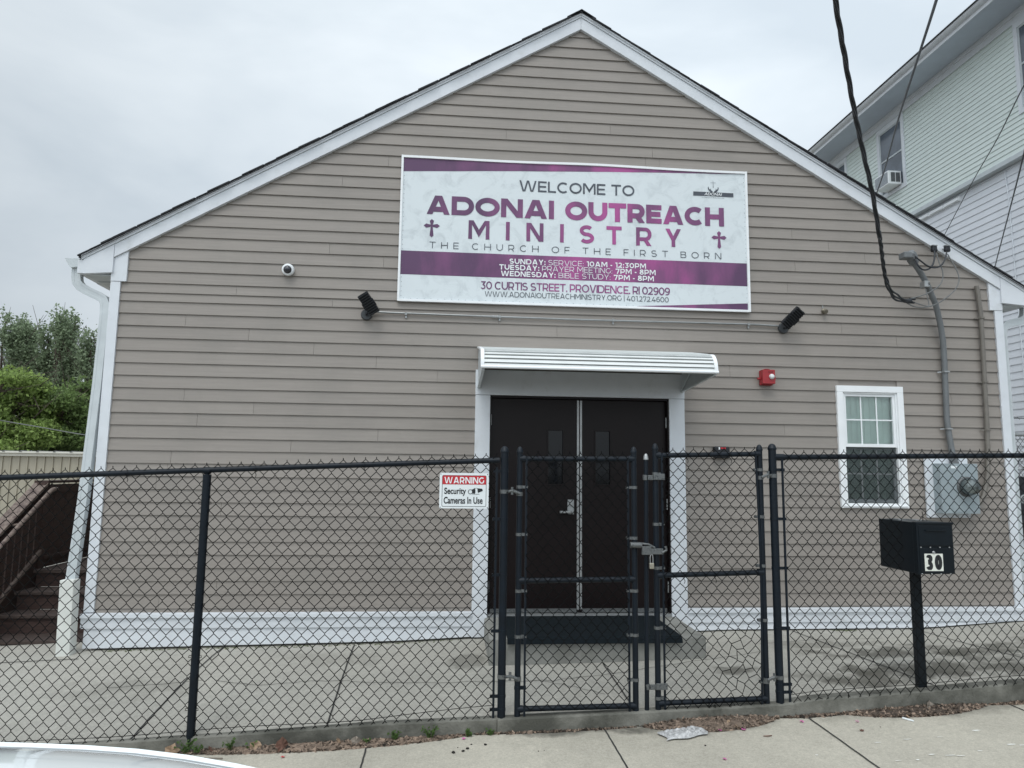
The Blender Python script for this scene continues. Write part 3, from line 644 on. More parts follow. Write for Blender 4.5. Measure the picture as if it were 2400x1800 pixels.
def caps(txt, x0, x1, z0, z1, t, y, yf=None, track=.13, mb=None):
    """set txt between x0 and x1; t = stroke width as a share of the cap height"""
    adv = []; x = 0
    for c in txt:
        w, st = glyph(c, t); adv.append((x, w, st, c)); x += w + track + (.06 if c == ' ' else 0)
    H = z1 - z0; kx = (x1 - x0) / (x - track); mb = mb or MB(); lay = 0; asp = kx / H
    for gx_, w, st, c in adv:
        for pl in st:
            closed = (Vector(pl[0]) - Vector(pl[-1])).length < 1e-4
            if c == 'I': mb.add([(x0 + (gx_ + w / 2) * kx + sx_ * t * H / 2, y + (yf(x0 + gx_ * kx, zz) if yf else 0), zz) for sx_, zz in ((-1, z0), (1, z0), (1, z1), (-1, z1))], [(0, 1, 2, 3)]); continue
            ins = t / 2 * (1 - 1 / asp)     # keep side strokes inside the letter's own width once it is squeezed or stretched
            P_ = [(((gx_ + px_) - ins * (px_ / w - .5) * -2) * asp, pz_) for px_, pz_ in pl] if w > 1.5 * t else [((gx_ + px_) * asp, pz_) for px_, pz_ in pl]
            L_, R_, n = ribbon2(P_, t, closed); lay += 1; dy = -.00006 * (lay % 9); lo_, hi_ = (-.14, 1.1) if c in ',|' else (0, 1)
            for i in range(n if closed else n - 1):
                j = (i + 1) % n; poly = [(p.x, p.y) for p in (L_[i], R_[i], R_[j], L_[j])]
                poly = clipz(clipz(poly, lo_, False), hi_, True) if min(p[1] for p in poly) < lo_ - 1e-6 or max(p[1] for p in poly) > hi_ + 1e-6 else poly
                if len(poly) > 2: mb.add([(x0 + p[0] * H, y + dy + (yf(x0 + p[0] * H, z0 + p[1] * H) if yf else 0), z0 + p[1] * H) for p in poly], [tuple(range(len(poly)))])
    return mb

# ------------------------------------------------------------------ banner
purp = bpy.data.materials.new('purple_print'); purp.use_nodes = True; t = purp.node_tree; b = t.nodes['Principled BSDF']; b.inputs['Roughness'].default_value = .45
tc2 = N('ShaderNodeTexCoord', t); mp2 = N('ShaderNodeMapping', t); mp2.inputs['Scale'].default_value = (1.4, 1, .5); mp2.inputs['Rotation'].default_value = (0, .5, 0)
n2 = N('ShaderNodeTexNoise', t); n2.inputs['Scale'].default_value = 1.6; n2.inputs['Detail'].default_value = 6; n2.inputs['Roughness'].default_value = .6
rp = N('ShaderNodeValToRGB', t); el = rp.color_ramp.elements; el[0].position = .34; el[0].color = (.098, .040, .105, 1); el[1].position = .72; el[1].color = (.40, .075, .27, 1); m3 = el.new(.52); m3.color = (.19, .062, .165, 1)
sp2 = N('ShaderNodeSeparateXYZ', t); mg = N('ShaderNodeMath', t, operation='MULTIPLY_ADD'); ab = N('ShaderNodeMath', t, operation='ABSOLUTE'); sb = N('ShaderNodeMath', t, operation='SUBTRACT'); sb.inputs[1].default_value = .35
mg.inputs[1].default_value = -.16; mg.inputs[2].default_value = .13; ad2 = N('ShaderNodeMath', t, operation='ADD')
k = t.links.new; k(tc2.outputs['Object'], mp2.inputs[0]); k(mp2.outputs[0], n2.inputs['Vector']); k(tc2.outputs['Object'], sp2.inputs[0]); k(sp2.outputs[0], sb.inputs[0]); k(sb.outputs[0], ab.inputs[0]); k(ab.outputs[0], mg.inputs[0])
k(mg.outputs[0], ad2.inputs[0]); k(n2.outputs[0], ad2.inputs[1]); k(ad2.outputs[0], rp.inputs[0]); k(rp.outputs[0], b.inputs['Base Color'])
cloth = bpy.data.materials.new('banner_vinyl'); cloth.use_nodes = True; t = cloth.node_tree; b = t.nodes['Principled BSDF']; b.inputs['Roughness'].default_value = .42; k = t.links.new
tc3 = N('ShaderNodeTexCoord', t); n3 = N('ShaderNodeTexNoise', t); n3.inputs['Scale'].default_value = 5; n3.inputs['Detail'].default_value = 8; n3.inputs['Distortion'].default_value = 1.2; n3.inputs['Roughness'].default_value = .65
r3 = N('ShaderNodeValToRGB', t); el = r3.color_ramp.elements; el[0].position = .30; el[0].color = (.56, .61, .63, 1); el[1].position = .50; el[1].color = (.69, .745, .765, 1)
wv = N('ShaderNodeTexVoronoi', t, feature='DISTANCE_TO_EDGE'); wv.inputs['Scale'].default_value = 3.2; nn3 = N('ShaderNodeTexNoise', t); nn3.inputs['Scale'].default_value = 4; va = N('ShaderNodeMixRGB', t); va.inputs[0].default_value = .25
bp = N('ShaderNodeBump', t); bp.inputs['Strength'].default_value = .22; bp.inputs['Distance'].default_value = .004; mrr = N('ShaderNodeMapRange', t); mrr.inputs['From Max'].default_value = .02; mrr.inputs['To Max'].default_value = .35
n9 = N('ShaderNodeTexNoise', t); n9.inputs['Scale'].default_value = 7; n9.inputs['Detail'].default_value = 6; n9.inputs['Roughness'].default_value = .6; n9.inputs['Distortion'].default_value = 1.5; a9 = N('ShaderNodeMath', t, operation='ADD')
k(tc3.outputs['Object'], n3.inputs['Vector']); k(n3.outputs[0], r3.inputs[0]); k(r3.outputs[0], b.inputs['Base Color']); k(tc3.outputs['Object'], nn3.inputs['Vector']); k(tc3.outputs['Object'], va.inputs[1]); k(nn3.outputs['Color'], va.inputs[2]); k(va.outputs[0], wv.inputs['Vector'])
k(wv.outputs['Distance'], mrr.inputs[0]); k(tc3.outputs['Object'], n9.inputs['Vector']); k(mrr.outputs[0], a9.inputs[0]); k(n9.outputs[0], a9.inputs[1]); k(a9.outputs[0], bp.inputs['Height']); k(bp.outputs[0], b.inputs['Normal'])
bn = thing('banner', 'large white and purple vinyl banner reading WELCOME TO ADONAI OUTREACH MINISTRY', 'banner', (0, -.03, 3.12))
wav = lambda x, z_: -.0022 * sin(x * 5.1 + z_ * 2) * sin(z_ * 4.0 + x) - .0012 * sin(x * 13 + z_ * 9)
def grid(x0, x1, zb, zt, y, nx, nz_, mb=None):
    """rippled vinyl patch; zb, zt give the lower and upper edge at x"""
    mb = mb or MB(); vs = []
    for j in range(nz_ + 1):
        for i in range(nx + 1):
            x = x0 + (x1 - x0) * i / nx; zz = zb(x) + (zt(x) - zb(x)) * j / nz_; vs.append((x, y + wav(x, zz), zz))
    mb.add(vs, [(j * (nx + 1) + i, j * (nx + 1) + i + 1, (j + 1) * (nx + 1) + i + 1, (j + 1) * (nx + 1) + i) for j in range(nz_) for i in range(nx)]); return mb
BY = -.040
c0 = lambda z_: (lambda x: z_)
o = grid(-1.885, 1.820, c0(3.135), c0(4.660), BY, 60, 24).build('vinyl_sheet', cloth, bn, smooth=True, fix=False)
bn_b = MB(); bn_b.box(-1.885, 1.82, -.030, -.019, 3.13, 4.665); bn_b.build('backing_board', whiteold, bn)
pm = MB(); grid(-1.878, 1.812, lambda x: 4.503 + .150 * (x + 1.88) / 3.69 + .012 * sin((x + 1.9) * .85), lambda x: 4.655 + .003, BY - .0015, 60, 2, pm)
grid(-1.878, 1.808, c0(3.397), c0(3.649), BY - .0015, 60, 4, pm); grid(.60, 1.806, c0(3.139), lambda x: 3.141 + .068 * (x - .6) / 1.2, BY - .0015, 20, 2, pm)
pm.build('purple_band', purp, bn, fix=False)
fm = MB()
fm.box(-1.902, -1.880, -.052, -.018, 3.116, 4.680); fm.box(1.812, 1.836, -.052, -.018, 3.116, 4.680)
for i in range(24):
    a = -1.880 + 3.692 * i / 24; b2 = -1.880 + 3.692 * (i + 1) / 24; q = lambda x: .010 * sin((x + .4) * 2.4) * max(0, 1 - abs(x) / 1.8)
    fm.add([(x, y, 4.654 + q(x) + dz) for x in (a, b2) for y, dz in ((-.053, 0), (-.053, .024), (-.018, .024), (-.018, 0))], [(0, 4, 5, 1), (1, 5, 6, 2), (3, 2, 6, 7), (0, 3, 7, 4)])
fm.box(-1.880, 1.812, -.053, -.018, 3.114, 3.136)
for i in range(12): fm.lathe((-1.7 + i * .31, -.053, 3.125), (0, -1, 0), [(.005, 0), (.005, .002)], 6)
fm.build('frame', whitebright, bn)
dk = MB()
for i in range(30):
    for x in (-1.866, 1.800): dk.lathe((x + random.uniform(-.003, .003), BY - .003, 3.17 + i * .0495), (0, -1, 0), [(.0035, 0), (.003, .001)], 5)
for i in range(52): dk.lathe((-1.84 + i * .0705, BY - .003, 3.146 + random.uniform(-.003, .003)), (0, -1, 0), [(.003, 0), (.003, .001)], 5)
dk.build('staples', greypipe, bn)['kind'] = 'stuff'
TY = BY - .0035
def word(txt, x0, x1, z0, z1, m, t, track=.13, name='lettering'):
    return caps(txt, x0, x1, z0, z1, t, TY, wav, track).build(name, m, bn, fix=False)
navy = mat('slate_print', (.065, .075, .095), .5, .3, 8)
word('WELCOME TO', -.662, .582, 4.343, 4.463, navy, .155, .12)
word('ADONAI', -1.631, -.286, 4.050, 4.253, purp, .27, .06); word('OUTREACH', -.168, 1.566, 4.050, 4.257, purp, .27, .06)
mw = MB()
for ch, a, b2 in (('M', 485, 607), ('I', 700, 725), ('N', 820, 918), ('I', 1013, 1036), ('S', 1125, 1210), ('T', 1280, 1370), ('R', 1452, 1543), ('Y', 1618, 1715)):
    p0 = unproj(900 + a / 2.458, 560, -.04).x; p1 = unproj(900 + b2 / 2.458, 560, -.04).x
    caps(ch, p0, p1, 3.800, 4.000, .20, TY, wav, mb=mw)
mw.build('lettering', purp, bn, fix=False)
word('THE CHURCH OF THE FIRST BORN', -1.589, 1.527, 3.684, 3.753, navy, .105, .86)
def mixline(parts, z0, z1, m):
    q_ = MB()
    for txt, a, b2, bo in parts: caps(txt, a, b2, z0, z1, .20 if bo else .10, TY - .002, wav, .15, q_)
    q_.build('lettering', m, bn, fix=False)
mixline([('SUNDAY:', -.755, -.375, 1), ('SERVICE:', -.345, .028, 0), ('10AM - 12:30PM', .062, .700, 1)], 3.548, 3.604, whiteprint)
mixline([('TUESDAY:', -.861, -.440, 1), ('PRAYER MEETING:', -.410, .335, 0), ('7PM - 8PM', .372, .804, 1)], 3.482, 3.538, whiteprint)
mixline([('WEDNESDAY:', -.842, -.268, 1), ('BIBLE STUDY:', -.236, .315, 0), ('7PM - 8PM', .352, .784, 1)], 3.414, 3.470, whiteprint)
word('30 CURTIS STREET, PROVIDENCE, RI 02909', -1.050, .957, 3.268, 3.352, purp, .145, .05)
word('WWW.ADONAIOUTREACHMINISTRY.ORG | 401.272.4600', -1.007, .942, 3.192, 3.248, navy, .11, .12)
lg = MB(); lg.add([(x, TY + wav(x, z_), z_) for x, z_ in ((1.232, 4.384), (1.680, 4.384), (1.680, 4.430), (1.232, 4.430))], [(0, 1, 2, 3)])
lg.build('logo_bar', navy, bn, fix=False)
text_mb('ADONAI', 1.352, 1.552, 4.391, 4.423, TY - .002, .015, 1.0, .25, wav).build('lettering', whiteprint, bn, fix=False)
word('OUTREACH MINISTRY, INC', 1.325, 1.58, 4.362, 4.373, navy, .13, .2)
lg = MB()
def flat(mb, pts, w, y=TY - .001):
    P3 = [Vector(p) for p in pts]; ws = w if isinstance(w, list) else [w] * len(P3); vs = []
    for i, p in enumerate(P3):
        tt = (P3[min(i + 1, len(P3) - 1)] - P3[max(i - 1, 0)]).normalized(); nn = Vector((-tt.y, tt.x)) * ws[i] * .5
        for q in (p - nn, p + nn): vs.append((q.x, y + wav(q.x, q.y), q.y))
    mb.add(vs, [(2 * i, 2 * i + 1, 2 * i + 3, 2 * i + 2) for i in range(len(P3) - 1)])
flat(lg, [(1.455, 4.56), (1.455, 4.478)], [.002, .006]); flat(lg, [(1.425, 4.537), (1.485, 4.537)], .003)
for s in (-1, 1):
    flat(lg, [(1.455 + s * .012, 4.430), (1.455 + s * .035, 4.447), (1.455 + s * .052, 4.462), (1.455 + s * .056, 4.478), (1.455 + s * .053, 4.491)], [.02, .02, .012, .010, .004])
    flat(lg, [(1.455 + s * .022, 4.438), (1.455 + s * .034, 4.456), (1.455 + s * .028, 4.470)], [.014, .010, .004])
lg.build('logo_hands', navy, bn, fix=False)
for cx in (-1.570, 1.508):      # flared crosses either side of MINISTRY
    cz = 3.900; pts = []
    a, b2 = .012, .027
    pl = [(-a, -.028), (-b2 + .004, -.088), (0, -.100), (b2 - .004, -.088), (a, -.028 + 0)]
    q = MB(); yy = TY
    def arm(p): q.add([(cx + x, yy + wav(cx + x, cz + z_), cz + z_) for x, z_ in p], [tuple(range(len(p)))])
    arm([(-.011, .012), (-.020, -.082), (-.008, -.092), (0, -.100), (.008, -.092), (.020, -.082), (.011, .012)])
    arm([(-.011, .036), (.011, .036), (.022, .078), (.008, .088), (0, .098), (-.008, .088), (-.022, .078)])
    arm([(-.011, .013), (.011, .013), (.011, .0355), (-.011, .0355)])
    for s in (-1, 1): arm([(.0112 * s, .013), (.058 * s, .002), (.070 * s, .014), (.084 * s, .024), (.070 * s, .036), (.058 * s, .046), (.0112 * s, .0355)][::s])
    q.build('cross_emblem', purp, bn, fix=False)

# ------------------------------------------------------------------ wall fittings
cm = thing('security_camera', 'small white dome security camera with dark lens on the left siding', 'camera', (-3.005, -.02, 3.405))
q = MB(); q.lathe((-3.005, -.012, 3.405), (.0, -1, -.18), [(.058, 0), (.061, .02), (.061, .045), (.053, .056), (.046, .058)], 28); q.build('housing', whitebright, cm, smooth=True)
q = MB(); q.lathe((-3.005, -.068, 3.395), (-.05, -1, -.18), [(.041, 0), (.038, .014), (.028, .026), (.012, .033), (.001, .034)], 24); q.build('lens_dome', mat('dark_dome', (.02, .022, .03), .08, spec=.8), cm, smooth=True)
def flood(name, label, c, yaw_, roll_, cover=False):
    th_ = thing(name, label, 'floodlight', c, 'floodlights below the banner')
    c = Vector(c); q = MB(); q.lathe(c + Vector((0, .01, -.0)), (0, -1, 0), [(.058, -.02), (.058, .0), (.05, .012)], 20); q.build('base', mat('dark_grey_metal', (.05, .055, .06), .5, .1, 20), th_, smooth=True)
    R_ = Matrix.Rotation(roll_, 3, 'Y') @ Matrix.Rotation(radians(20), 3, 'X') @ Matrix.Rotation(yaw_, 3, 'Z')
    head = MB(); cen = c + Vector((.05 if roll_ > 0 else .03, -.11, .085))
    def tr(pts): return [cen + R_ @ Vector(p) for p in pts]
    def bx(mb, a, b_, c_, d, e_, f_):
        t_ = MB().box(a, b_, c_, d, e_, f_); mb.add(tr(t_.v), t_.f)
    bx(head, -.055, .055, -.01, .035, -.115, .115)
    for i in range(9): bx(head, -.052, .052, -.034, -.01, -.10 + i * .025 - .004, -.10 + i * .025 + .004)
    head.build('head', blackplastic, th_, bevel=.003)
    gl = MB(); bx(gl, -.048, .048, .0355, .038, -.105, .105); gl.build('glass', steel, th_)
    ar = MB(); ar.tube([c + Vector((0, -.01, 0)), c + Vector((0, -.05, -.01)), cen + R_ @ Vector((0, .03, -.06))], .014, 8); bx(ar, -.064, -.056, -.01, .01, -.05, .03); bx(ar, .056, .064, -.01, .01, -.05, .03); ar.build('bracket', blackplastic, th_)
    cl = MB(); bx(cl, -.045, -.02, -.01, .018, .116 if roll_ > 0 else -.12, .12 if roll_ > 0 else -.116); bx(cl, .02, .045, -.01, .018, .116 if roll_ > 0 else -.12, .12 if roll_ > 0 else -.116); cl.build('clip', steel, th_)
    return th_
flood('floodlight', 'black finned floodlight tilted left at the left end of the conduit', (-2.205, -.04, 2.965), radians(-12), radians(-36))
flood('floodlight', 'black finned floodlight tilted right at the right end of the conduit', (2.20, -.04, 2.955), radians(12), radians(42))
cd = thing('conduit', 'thin grey metal conduit running below the banner between the floodlights', 'conduit', (0, -.03, 2.98))
q = MB(); q.tube([(-2.16, -.034, 2.995), (-1.9, -.034, 2.990), (-1.2, -.034, 2.985), (0, -.034, 2.978), (1.2, -.034, 2.983), (1.9, -.034, 2.984), (2.14, -.034, 2.975)], .0105, 10); q.build('pipe', mat('emt_conduit', (.30, .31, .31), .35, .1, 10, metal=.7), cd, smooth=True)
for x in (-1.807, -.848, .346, 1.813):
    q = MB(); q.tube([(x, -.02, 2.965), (x, -.046, 2.971), (x, -.048, 2.992), (x, -.02, 3.0)], .006, sect=[(-1.8, -.4), (1.8, -.4), (1.8, .4), (-1.8, .4)]); q.box(x - .008, x + .008, -.028, -.018, 2.942, 2.972); q.build('strap', steel, cd)
q = MB(); q.cyl((-.925, -.034, 2.983), (-.905, -.034, 2.983), .015); q.cyl((-.90, -.034, 2.983), (-.885, -.034, 2.983), .013); q.cyl((-.88, -.034, 2.983), (-.862, -.034, 2.983), .015); q.build('coupling', steel, cd)
lb = thing('insulator_knob', 'small metal eye bolt fitting on the siding right of the floodlight', 'wall fitting', (2.66, -.02, 3.16))
q = MB(); q.lathe((2.661, -.018, 3.158), (0, -1, -.3), [(.026, 0), (.028, .012), (.020, .02), (.020, .045), (.026, .05), (.022, .058), (.012, .06)], 16); q.build('knob', mat('bronze_metal', (.20, .18, .14), .4, .2, 40, metal=.6), lb, smooth=True)
q = MB(); q.cyl((2.652, -.02, 3.22), (2.652, -.02, 3.188), .004, 6); q.build('screw', steel, lb)
al = thing('fire_alarm_strobe', 'red fire alarm horn strobe on the siding above the window', 'alarm', (1.99, -.02, 2.41))
q = MB(); q.box(1.917, 2.053, -.046, -.017, 2.332, 2.488); q.build('back_box', redplastic, al, bevel=.004)
q = MB(); q.box(1.922, 2.070 - .012, -.098, -.0465, 2.343, 2.492); q.box(1.945, 2.0, -.10, -.05, 2.492, 2.499); q.tube([(1.917, -.05, 2.40), (1.885, -.05, 2.398)], .012, 8); q.box(2.058, 2.068, -.085, -.06, 2.38, 2.42); q.build('cover', redplastic, al, bevel=.006)
for i in range(4):
    pass
q = MB(); q.lathe((2.018, -.098, 2.418), (0, -1, 0), [(.028, 0), (.028, .012), (.020, .022), (.008, .026)], 14); q.build('strobe_lens', mat('clear_strobe', (.7, .72, .72), .15, .3, 60, spec=.8), al, smooth=True)
q = MB()
for i in range(4): q.box(1.985 + i * .014, 1.990 + i * .014, -.1005, -.097, 2.455, 2.475)
q.build('grille', mat('dark_red', (.10, .01, .012), .5), al)
kx = thing('key_lockbox', 'small black box with a red tab on the siding just above the gate rail', 'lockbox', (1.475, -.04, 1.64))
q = MB(); q.box(1.392, 1.558, -.075, -.017, 1.560, 1.680); q.build('case', blackplastic, kx, bevel=.012)
q = MB(); q.box(1.458, 1.512, -.0775, -.074, 1.655, 1.670); q.build('red_tab', redprint, kx)
q = MB(); q.box(1.436, 1.450, -.0775, -.074, 1.648, 1.672); q.box(1.455, 1.515, -.0775, -.074, 1.598, 1.604); q.build('label_tab', whiteprint, kx)
# ------------------------------------------------------------------ electric service
mtb = thing('electric_meter', 'grey electric meter box with round glass meter on a white backboard', 'electric meter', (3.95, -.02, 1.28))
q = MB(); q.box(3.70, 4.185, -.042, -.018, .968, 1.612); q.build('backboard', white, mtb, bevel=.003)
q = MB(); q.box(3.785, 4.205, -.155, -.043, 1.018, 1.535); q.box(3.90, 4.09, -.159, -.155, 1.035, 1.52); q.build('case', metergrey, mtb, bevel=.008)
q = MB(); q.lathe((4.062, -.155, 1.296), (0, -1, 0), [(.105, 0), (.105, .012), (.092, .02), (.092, .03)], 30); q.build('collar', galv, mtb, smooth=True)
mg_ = glassmat('meter_glass', (.8, .83, .82), .12)
q = MB(); q.lathe((4.062, -.185, 1.296), (0, -1, 0), [(.086, 0), (.086, .06), (.075, .088), (.045, .1), (.01, .103)], 30); q.build('glass_dome', mg_, mtb, smooth=True)
q = MB(); q.lathe((4.062, -.186, 1.296), (0, -1, 0), [(.075, 0), (.075, .03), (.06, .035)], 24); q.box(4.02, 4.105, -.228, -.221, 1.30, 1.345); q.box(4.01, 4.115, -.226, -.221, 1.255, 1.28); q.build('dial_unit', mat('meter_face', (.22, .24, .24), .4, .4, 40), mtb)
q = MB(); q.box(3.905, 3.97, -.1605, -.1585, 1.485, 1.51); q.build('label_sticker', whiteprint, mtb)
q = MB()
for x in (3.95, 4.08): q.tube([(x, -.12, 1.018), (x + .01, -.13, .985), (x + .035, -.12, .99)], .008, 6)
q.build('tag_wire', steel, mtb)
ms = thing('service_mast', 'bent grey electrical service mast rising from the meter box', 'conduit', (3.99, -.06, 1.55))
q = MB(); mpath = [(4.0, -.09, 1.53), (3.998, -.075, 1.62), (3.985, -.062, 1.80), (3.972, -.058, 1.95), (3.970, -.056, 2.05), (3.978, -.056, 2.4), (3.982, -.058, 2.65), (3.972, -.07, 2.85), (3.94, -.09, 3.02), (3.905, -.11, 3.14), (3.86, -.14, 3.25), (3.80, -.17, 3.335), (3.735, -.20, 3.44), (3.66, -.23, 3.54), (3.585, -.25, 3.63), (3.53, -.26, 3.69)]
q.tube(mpath, .029, 14); q.build('pipe', greypipe, ms, smooth=True)
q = MB(); q.tube([(3.998, -.09, 1.525), (3.998, -.09, 1.56)], .045, 16); q.tube([(3.998, -.09, 1.562), (3.998, -.088, 1.60)], .038, 16); q.build('hub', greypipe, ms, smooth=True)
q = MB()
for z_, y in ((1.905, -.06), (2.52, -.058)):
    x = 3.972 if z_ < 2 else 3.98
    q.tube([(x - .06, -.022, z_), (x - .035, -.05, z_), (x - .03, y - .034, z_), (x + .03, y - .034, z_), (x + .035, -.05, z_), (x + .06, -.022, z_)], .008, sect=[(-.4, -1), (.4, -1), (.4, 1), (-.4, 1)])
q.build('strap', steel, ms)
q = MB(); q.tube([(3.575, -.25, 3.645), (3.545, -.255, 3.70), (3.52, -.262, 3.735)], [.045, .055, .048], 12); q.tube([(3.545, -.28, 3.70), (3.50, -.29, 3.745), (3.455, -.29, 3.74)], [.05, .052, .02], 10); q.box(3.41, 3.55, -.33, -.22, 3.69, 3.76); q.build('weatherhead', greypipe, ms, bevel=.012)
q = MB(); q.box(3.655, 3.70, -.275, -.19, 3.395, 3.465); q.cyl((3.70, -.24, 3.455), (3.735, -.24, 3.46), .012); q.cyl((3.70, -.24, 3.41), (3.735, -.24, 3.412), .012); q.build('clamp', steel, ms, bevel=.006)
sp_ = thing('painted_riser_pipe', 'taupe painted riser pipe at the right corner curling back to the meter', 'conduit', (4.43, -.05, 1.5))
q = MB(); q.tube([(4.418, -.05, 3.49), (4.43, -.05, 3.40), (4.445, -.05, 3.18), (4.443, -.05, 2.8), (4.435, -.05, 2.4), (4.430, -.05, 2.0), (4.42, -.05, 1.70), (4.412, -.05, 1.58), (4.395, -.06, 1.46), (4.36, -.07, 1.33), (4.30, -.09, 1.20), (4.25, -.10, 1.13), (4.20, -.10, 1.11)], .024, 12); q.build('pipe', greypaint, sp_, smooth=True)
q = MB()
for z_, x in ((3.13, 4.446), (2.42, 4.436), (1.90, 4.428)): q.tube([(x - .06, -.02, z_), (x - .03, -.05, z_), (x - .02, -.078, z_), (x + .02, -.078, z_), (x + .03, -.05, z_), (x + .06, -.02, z_)], .007, sect=[(-.4, -1), (.4, -1), (.4, 1), (-.4, 1)])
q.build('strap', greypaint, sp_)
# service drop: twisted bundle from the street pole
def bez(pts, n=8):
    """centripetal spline through pts"""
    P4 = [Vector(p) for p in pts]; P4 = [P4[0] * 2 - P4[1]] + P4 + [P4[-1] * 2 - P4[-2]]; res = []
    for i in range(1, len(P4) - 2):
        p0, p1, p2, p3 = P4[i - 1:i + 3]; t0 = 0; t1 = t0 + (p1 - p0).length ** .5 + 1e-6; t2 = t1 + (p2 - p1).length ** .5 + 1e-6; t3 = t2 + (p3 - p2).length ** .5 + 1e-6
        for j in range(n):
            t = t1 + (t2 - t1) * j / n
            a1 = p0 * ((t1 - t) / (t1 - t0)) + p1 * ((t - t0) / (t1 - t0)); a2 = p1 * ((t2 - t) / (t2 - t1)) + p2 * ((t - t1) / (t2 - t1)); a3 = p2 * ((t3 - t) / (t3 - t2)) + p3 * ((t - t2) / (t3 - t2))
            b1 = a1 * ((t2 - t) / (t2 - t0)) + a2 * ((t - t0) / (t2 - t0)); b2 = a2 * ((t3 - t) / (t3 - t1)) + a3 * ((t - t1) / (t3 - t1)); res.append(b1 * ((t2 - t) / (t2 - t1)) + b2 * ((t - t1) / (t2 - t1)))
    res.append(P4[-2]); return res
zz_ = lambda X, Y: (1850 + X / 2.553, Y / 2.553)
zq_ = lambda X, Y: (2000 + X / 4.365, 520 + Y / 4.365)
dp = [(-1.4, -10.5, 5.6), tuple(unproj(1925, -260, -3.95))] + [tuple(unproj(*p, Y)) for p, Y in ((zz_(275, 0), -3.1), (zz_(330, 330), -2.75), (zz_(385, 640), -2.4), (zz_(440, 900), -2.1), (zz_(500, 1170), -1.78), (zz_(540, 1420), -1.5), (zq_(262, 100), -1.3), (zq_(285, 250), -1.12), (zq_(305, 420), -.95), (zq_(335, 590), -.80), (zq_(385, 710), -.66), (zq_(455, 780), -.54), (zq_(540, 812), -.45), (zq_(600, 815), -.40))]
dd = thing('service_drop_cable', 'thick black twisted power cable dropping from the top of the frame to the mast', 'cable', dp[-1])
path = bez(dp, 14); nn_ = len(path)
for k3 in range(3):
    q = MB(); pp = []
    for i, p in enumerate(path):
        f = max(0, min(1, (i - nn_ * .72) / (nn_ * .28))); a = i * .30 + k3 * 2.094; sp3 = sin(f * pi)
        rr = .0115 * (1 - f); pp.append(p + Vector((cos(a) * rr + .022 * sp3 * (k3 - 1), 0, sin(a) * rr + .014 * sp3 * (k3 - 1))))
    q.tube(pp, .0100, 6); q.build('strand', cablemat, dd, smooth=True)
def up(px, py, Y): return tuple(unproj(px, py, Y))
sc = lambda X, Y: (2000 + X / 4.365, 520 + Y / 4.365)
def wire(name, label, pts, r, m, cat='cable', group=None):
    q = MB(); q.tube(bez(pts, 6), r, 8); return tag(q.build(name, m, smooth=True), label, cat, group)
lp = thing('service_loop_wires', 'looped black and grey service conductors hanging between the mast and insulators', 'cable', up(*sc(800, 480), -.3))
def lw(pts, r, m):
    q = MB(); q.tube(bez([up(*sc(a, b), Y) for a, b, Y in pts], 8), r, 8); q.build('conductor', m, lp, smooth=True)
lw([(590, 330, -.28), (620, 345, -.32), (690, 400, -.34), (760, 450, -.34), (830, 468, -.33), (890, 450, -.31), (935, 390, -.28), (955, 310, -.24)], .0085, cablemat)
lw([(590, 350, -.28), (630, 385, -.32), (665, 450, -.34), (710, 488, -.34), (765, 485, -.33), (810, 440, -.31), (830, 370, -.28), (832, 300, -.24)], .0085, cablemat)
lw([(850, 320, -.22), (880, 420, -.25), (912, 500, -.28), (912, 590, -.30), (870, 660, -.32), (780, 720, -.34), (680, 760, -.36), (560, 790, -.38)], .006, cablegrey)
lw([(965, 330, -.22), (1010, 410, -.25), (1060, 500, -.28), (1082, 590, -.30), (1050, 680, -.32), (960, 770, -.34), (850, 840, -.36), (740, 872, -.38), (620, 865, -.40), (500, 800, -.42)], .006, cablegrey)
lw([(735, 665, -.25), (755, 760, -.28), (770, 858, -.32), (700, 850, -.35), (600, 815, -.38)], .005, cablegrey)
sq = MB()
for a, b in ((560, 800), (590, 825), (600, 790)): p = Vector(up(*sc(a, b), -.39)); sq.tube([p + Vector((-.03, 0, 0)), p + Vector((.03, -.01, -.004))], .011, 6)
sq.build('splice', cablemat, lp)
for i, (a, b) in enumerate(((825, 280), (958, 280))):
    p = Vector(up(*sc(a, b), -.12)); it = thing('rake_insulator', ('left', 'right')[i] + ' one of two black cable insulators on the right rake board', 'insulator', p, 'cable insulators on the rake')
    q = MB(); q.box(p.x - .027, p.x + .027, p.y - .02, p.y + .02, p.z - .03, p.z + .035); q.tube([p + Vector((-.03, 0, -.01)), p + Vector((.03, 0, -.01))], .022, 10); q.build('body', blackplastic, it, bevel=.008)
    q = MB(); q.cyl(p + Vector((0, .01, .02)), p + Vector((0, .075, .02)), .007); q.build('bolt', steel, it)
    q = MB(); q.box(p.x - .03, p.x + .03, p.y - .022, p.y + .022, p.z + .036, p.z + .044); q.build('top_plate', steel, it)
wire('overhead_wire', 'dark overhead wire crossing the sky towards the upper window with the air conditioner', [up(2290, -330, -4.0), up(2194.7, 0, -1.5), up(2151.6, 135, 0), up(2104.6, 282, 2.5), up(2075, 392, 5.5), up(2055.6, 451, 8), up(2052, 470, 12)], .014, cablemat, group='overhead wires')
wire('overhead_wire', 'thin wire over the pale green siding, left of the two on the right edge', [(2.5, -5, 5.0), up(2480, 60, -1.2), up(2400, 200, 0), up(2339.6, 321, 1.5), up(2281, 423, 3.5), up(2214, 550, 6), up(2190, 600, 7.5)], .007, cablemat, group='overhead wires')
wire('overhead_wire', 'thin wire over the white lower siding at the right edge', [(2.5, -5, 4.6), up(2450, 150, -1.2), up(2400, 360, 0), up(2367, 490, 2), up(2332.5, 623, 5), up(2322, 670, 6.5)], .009, cablemat, group='overhead wires')
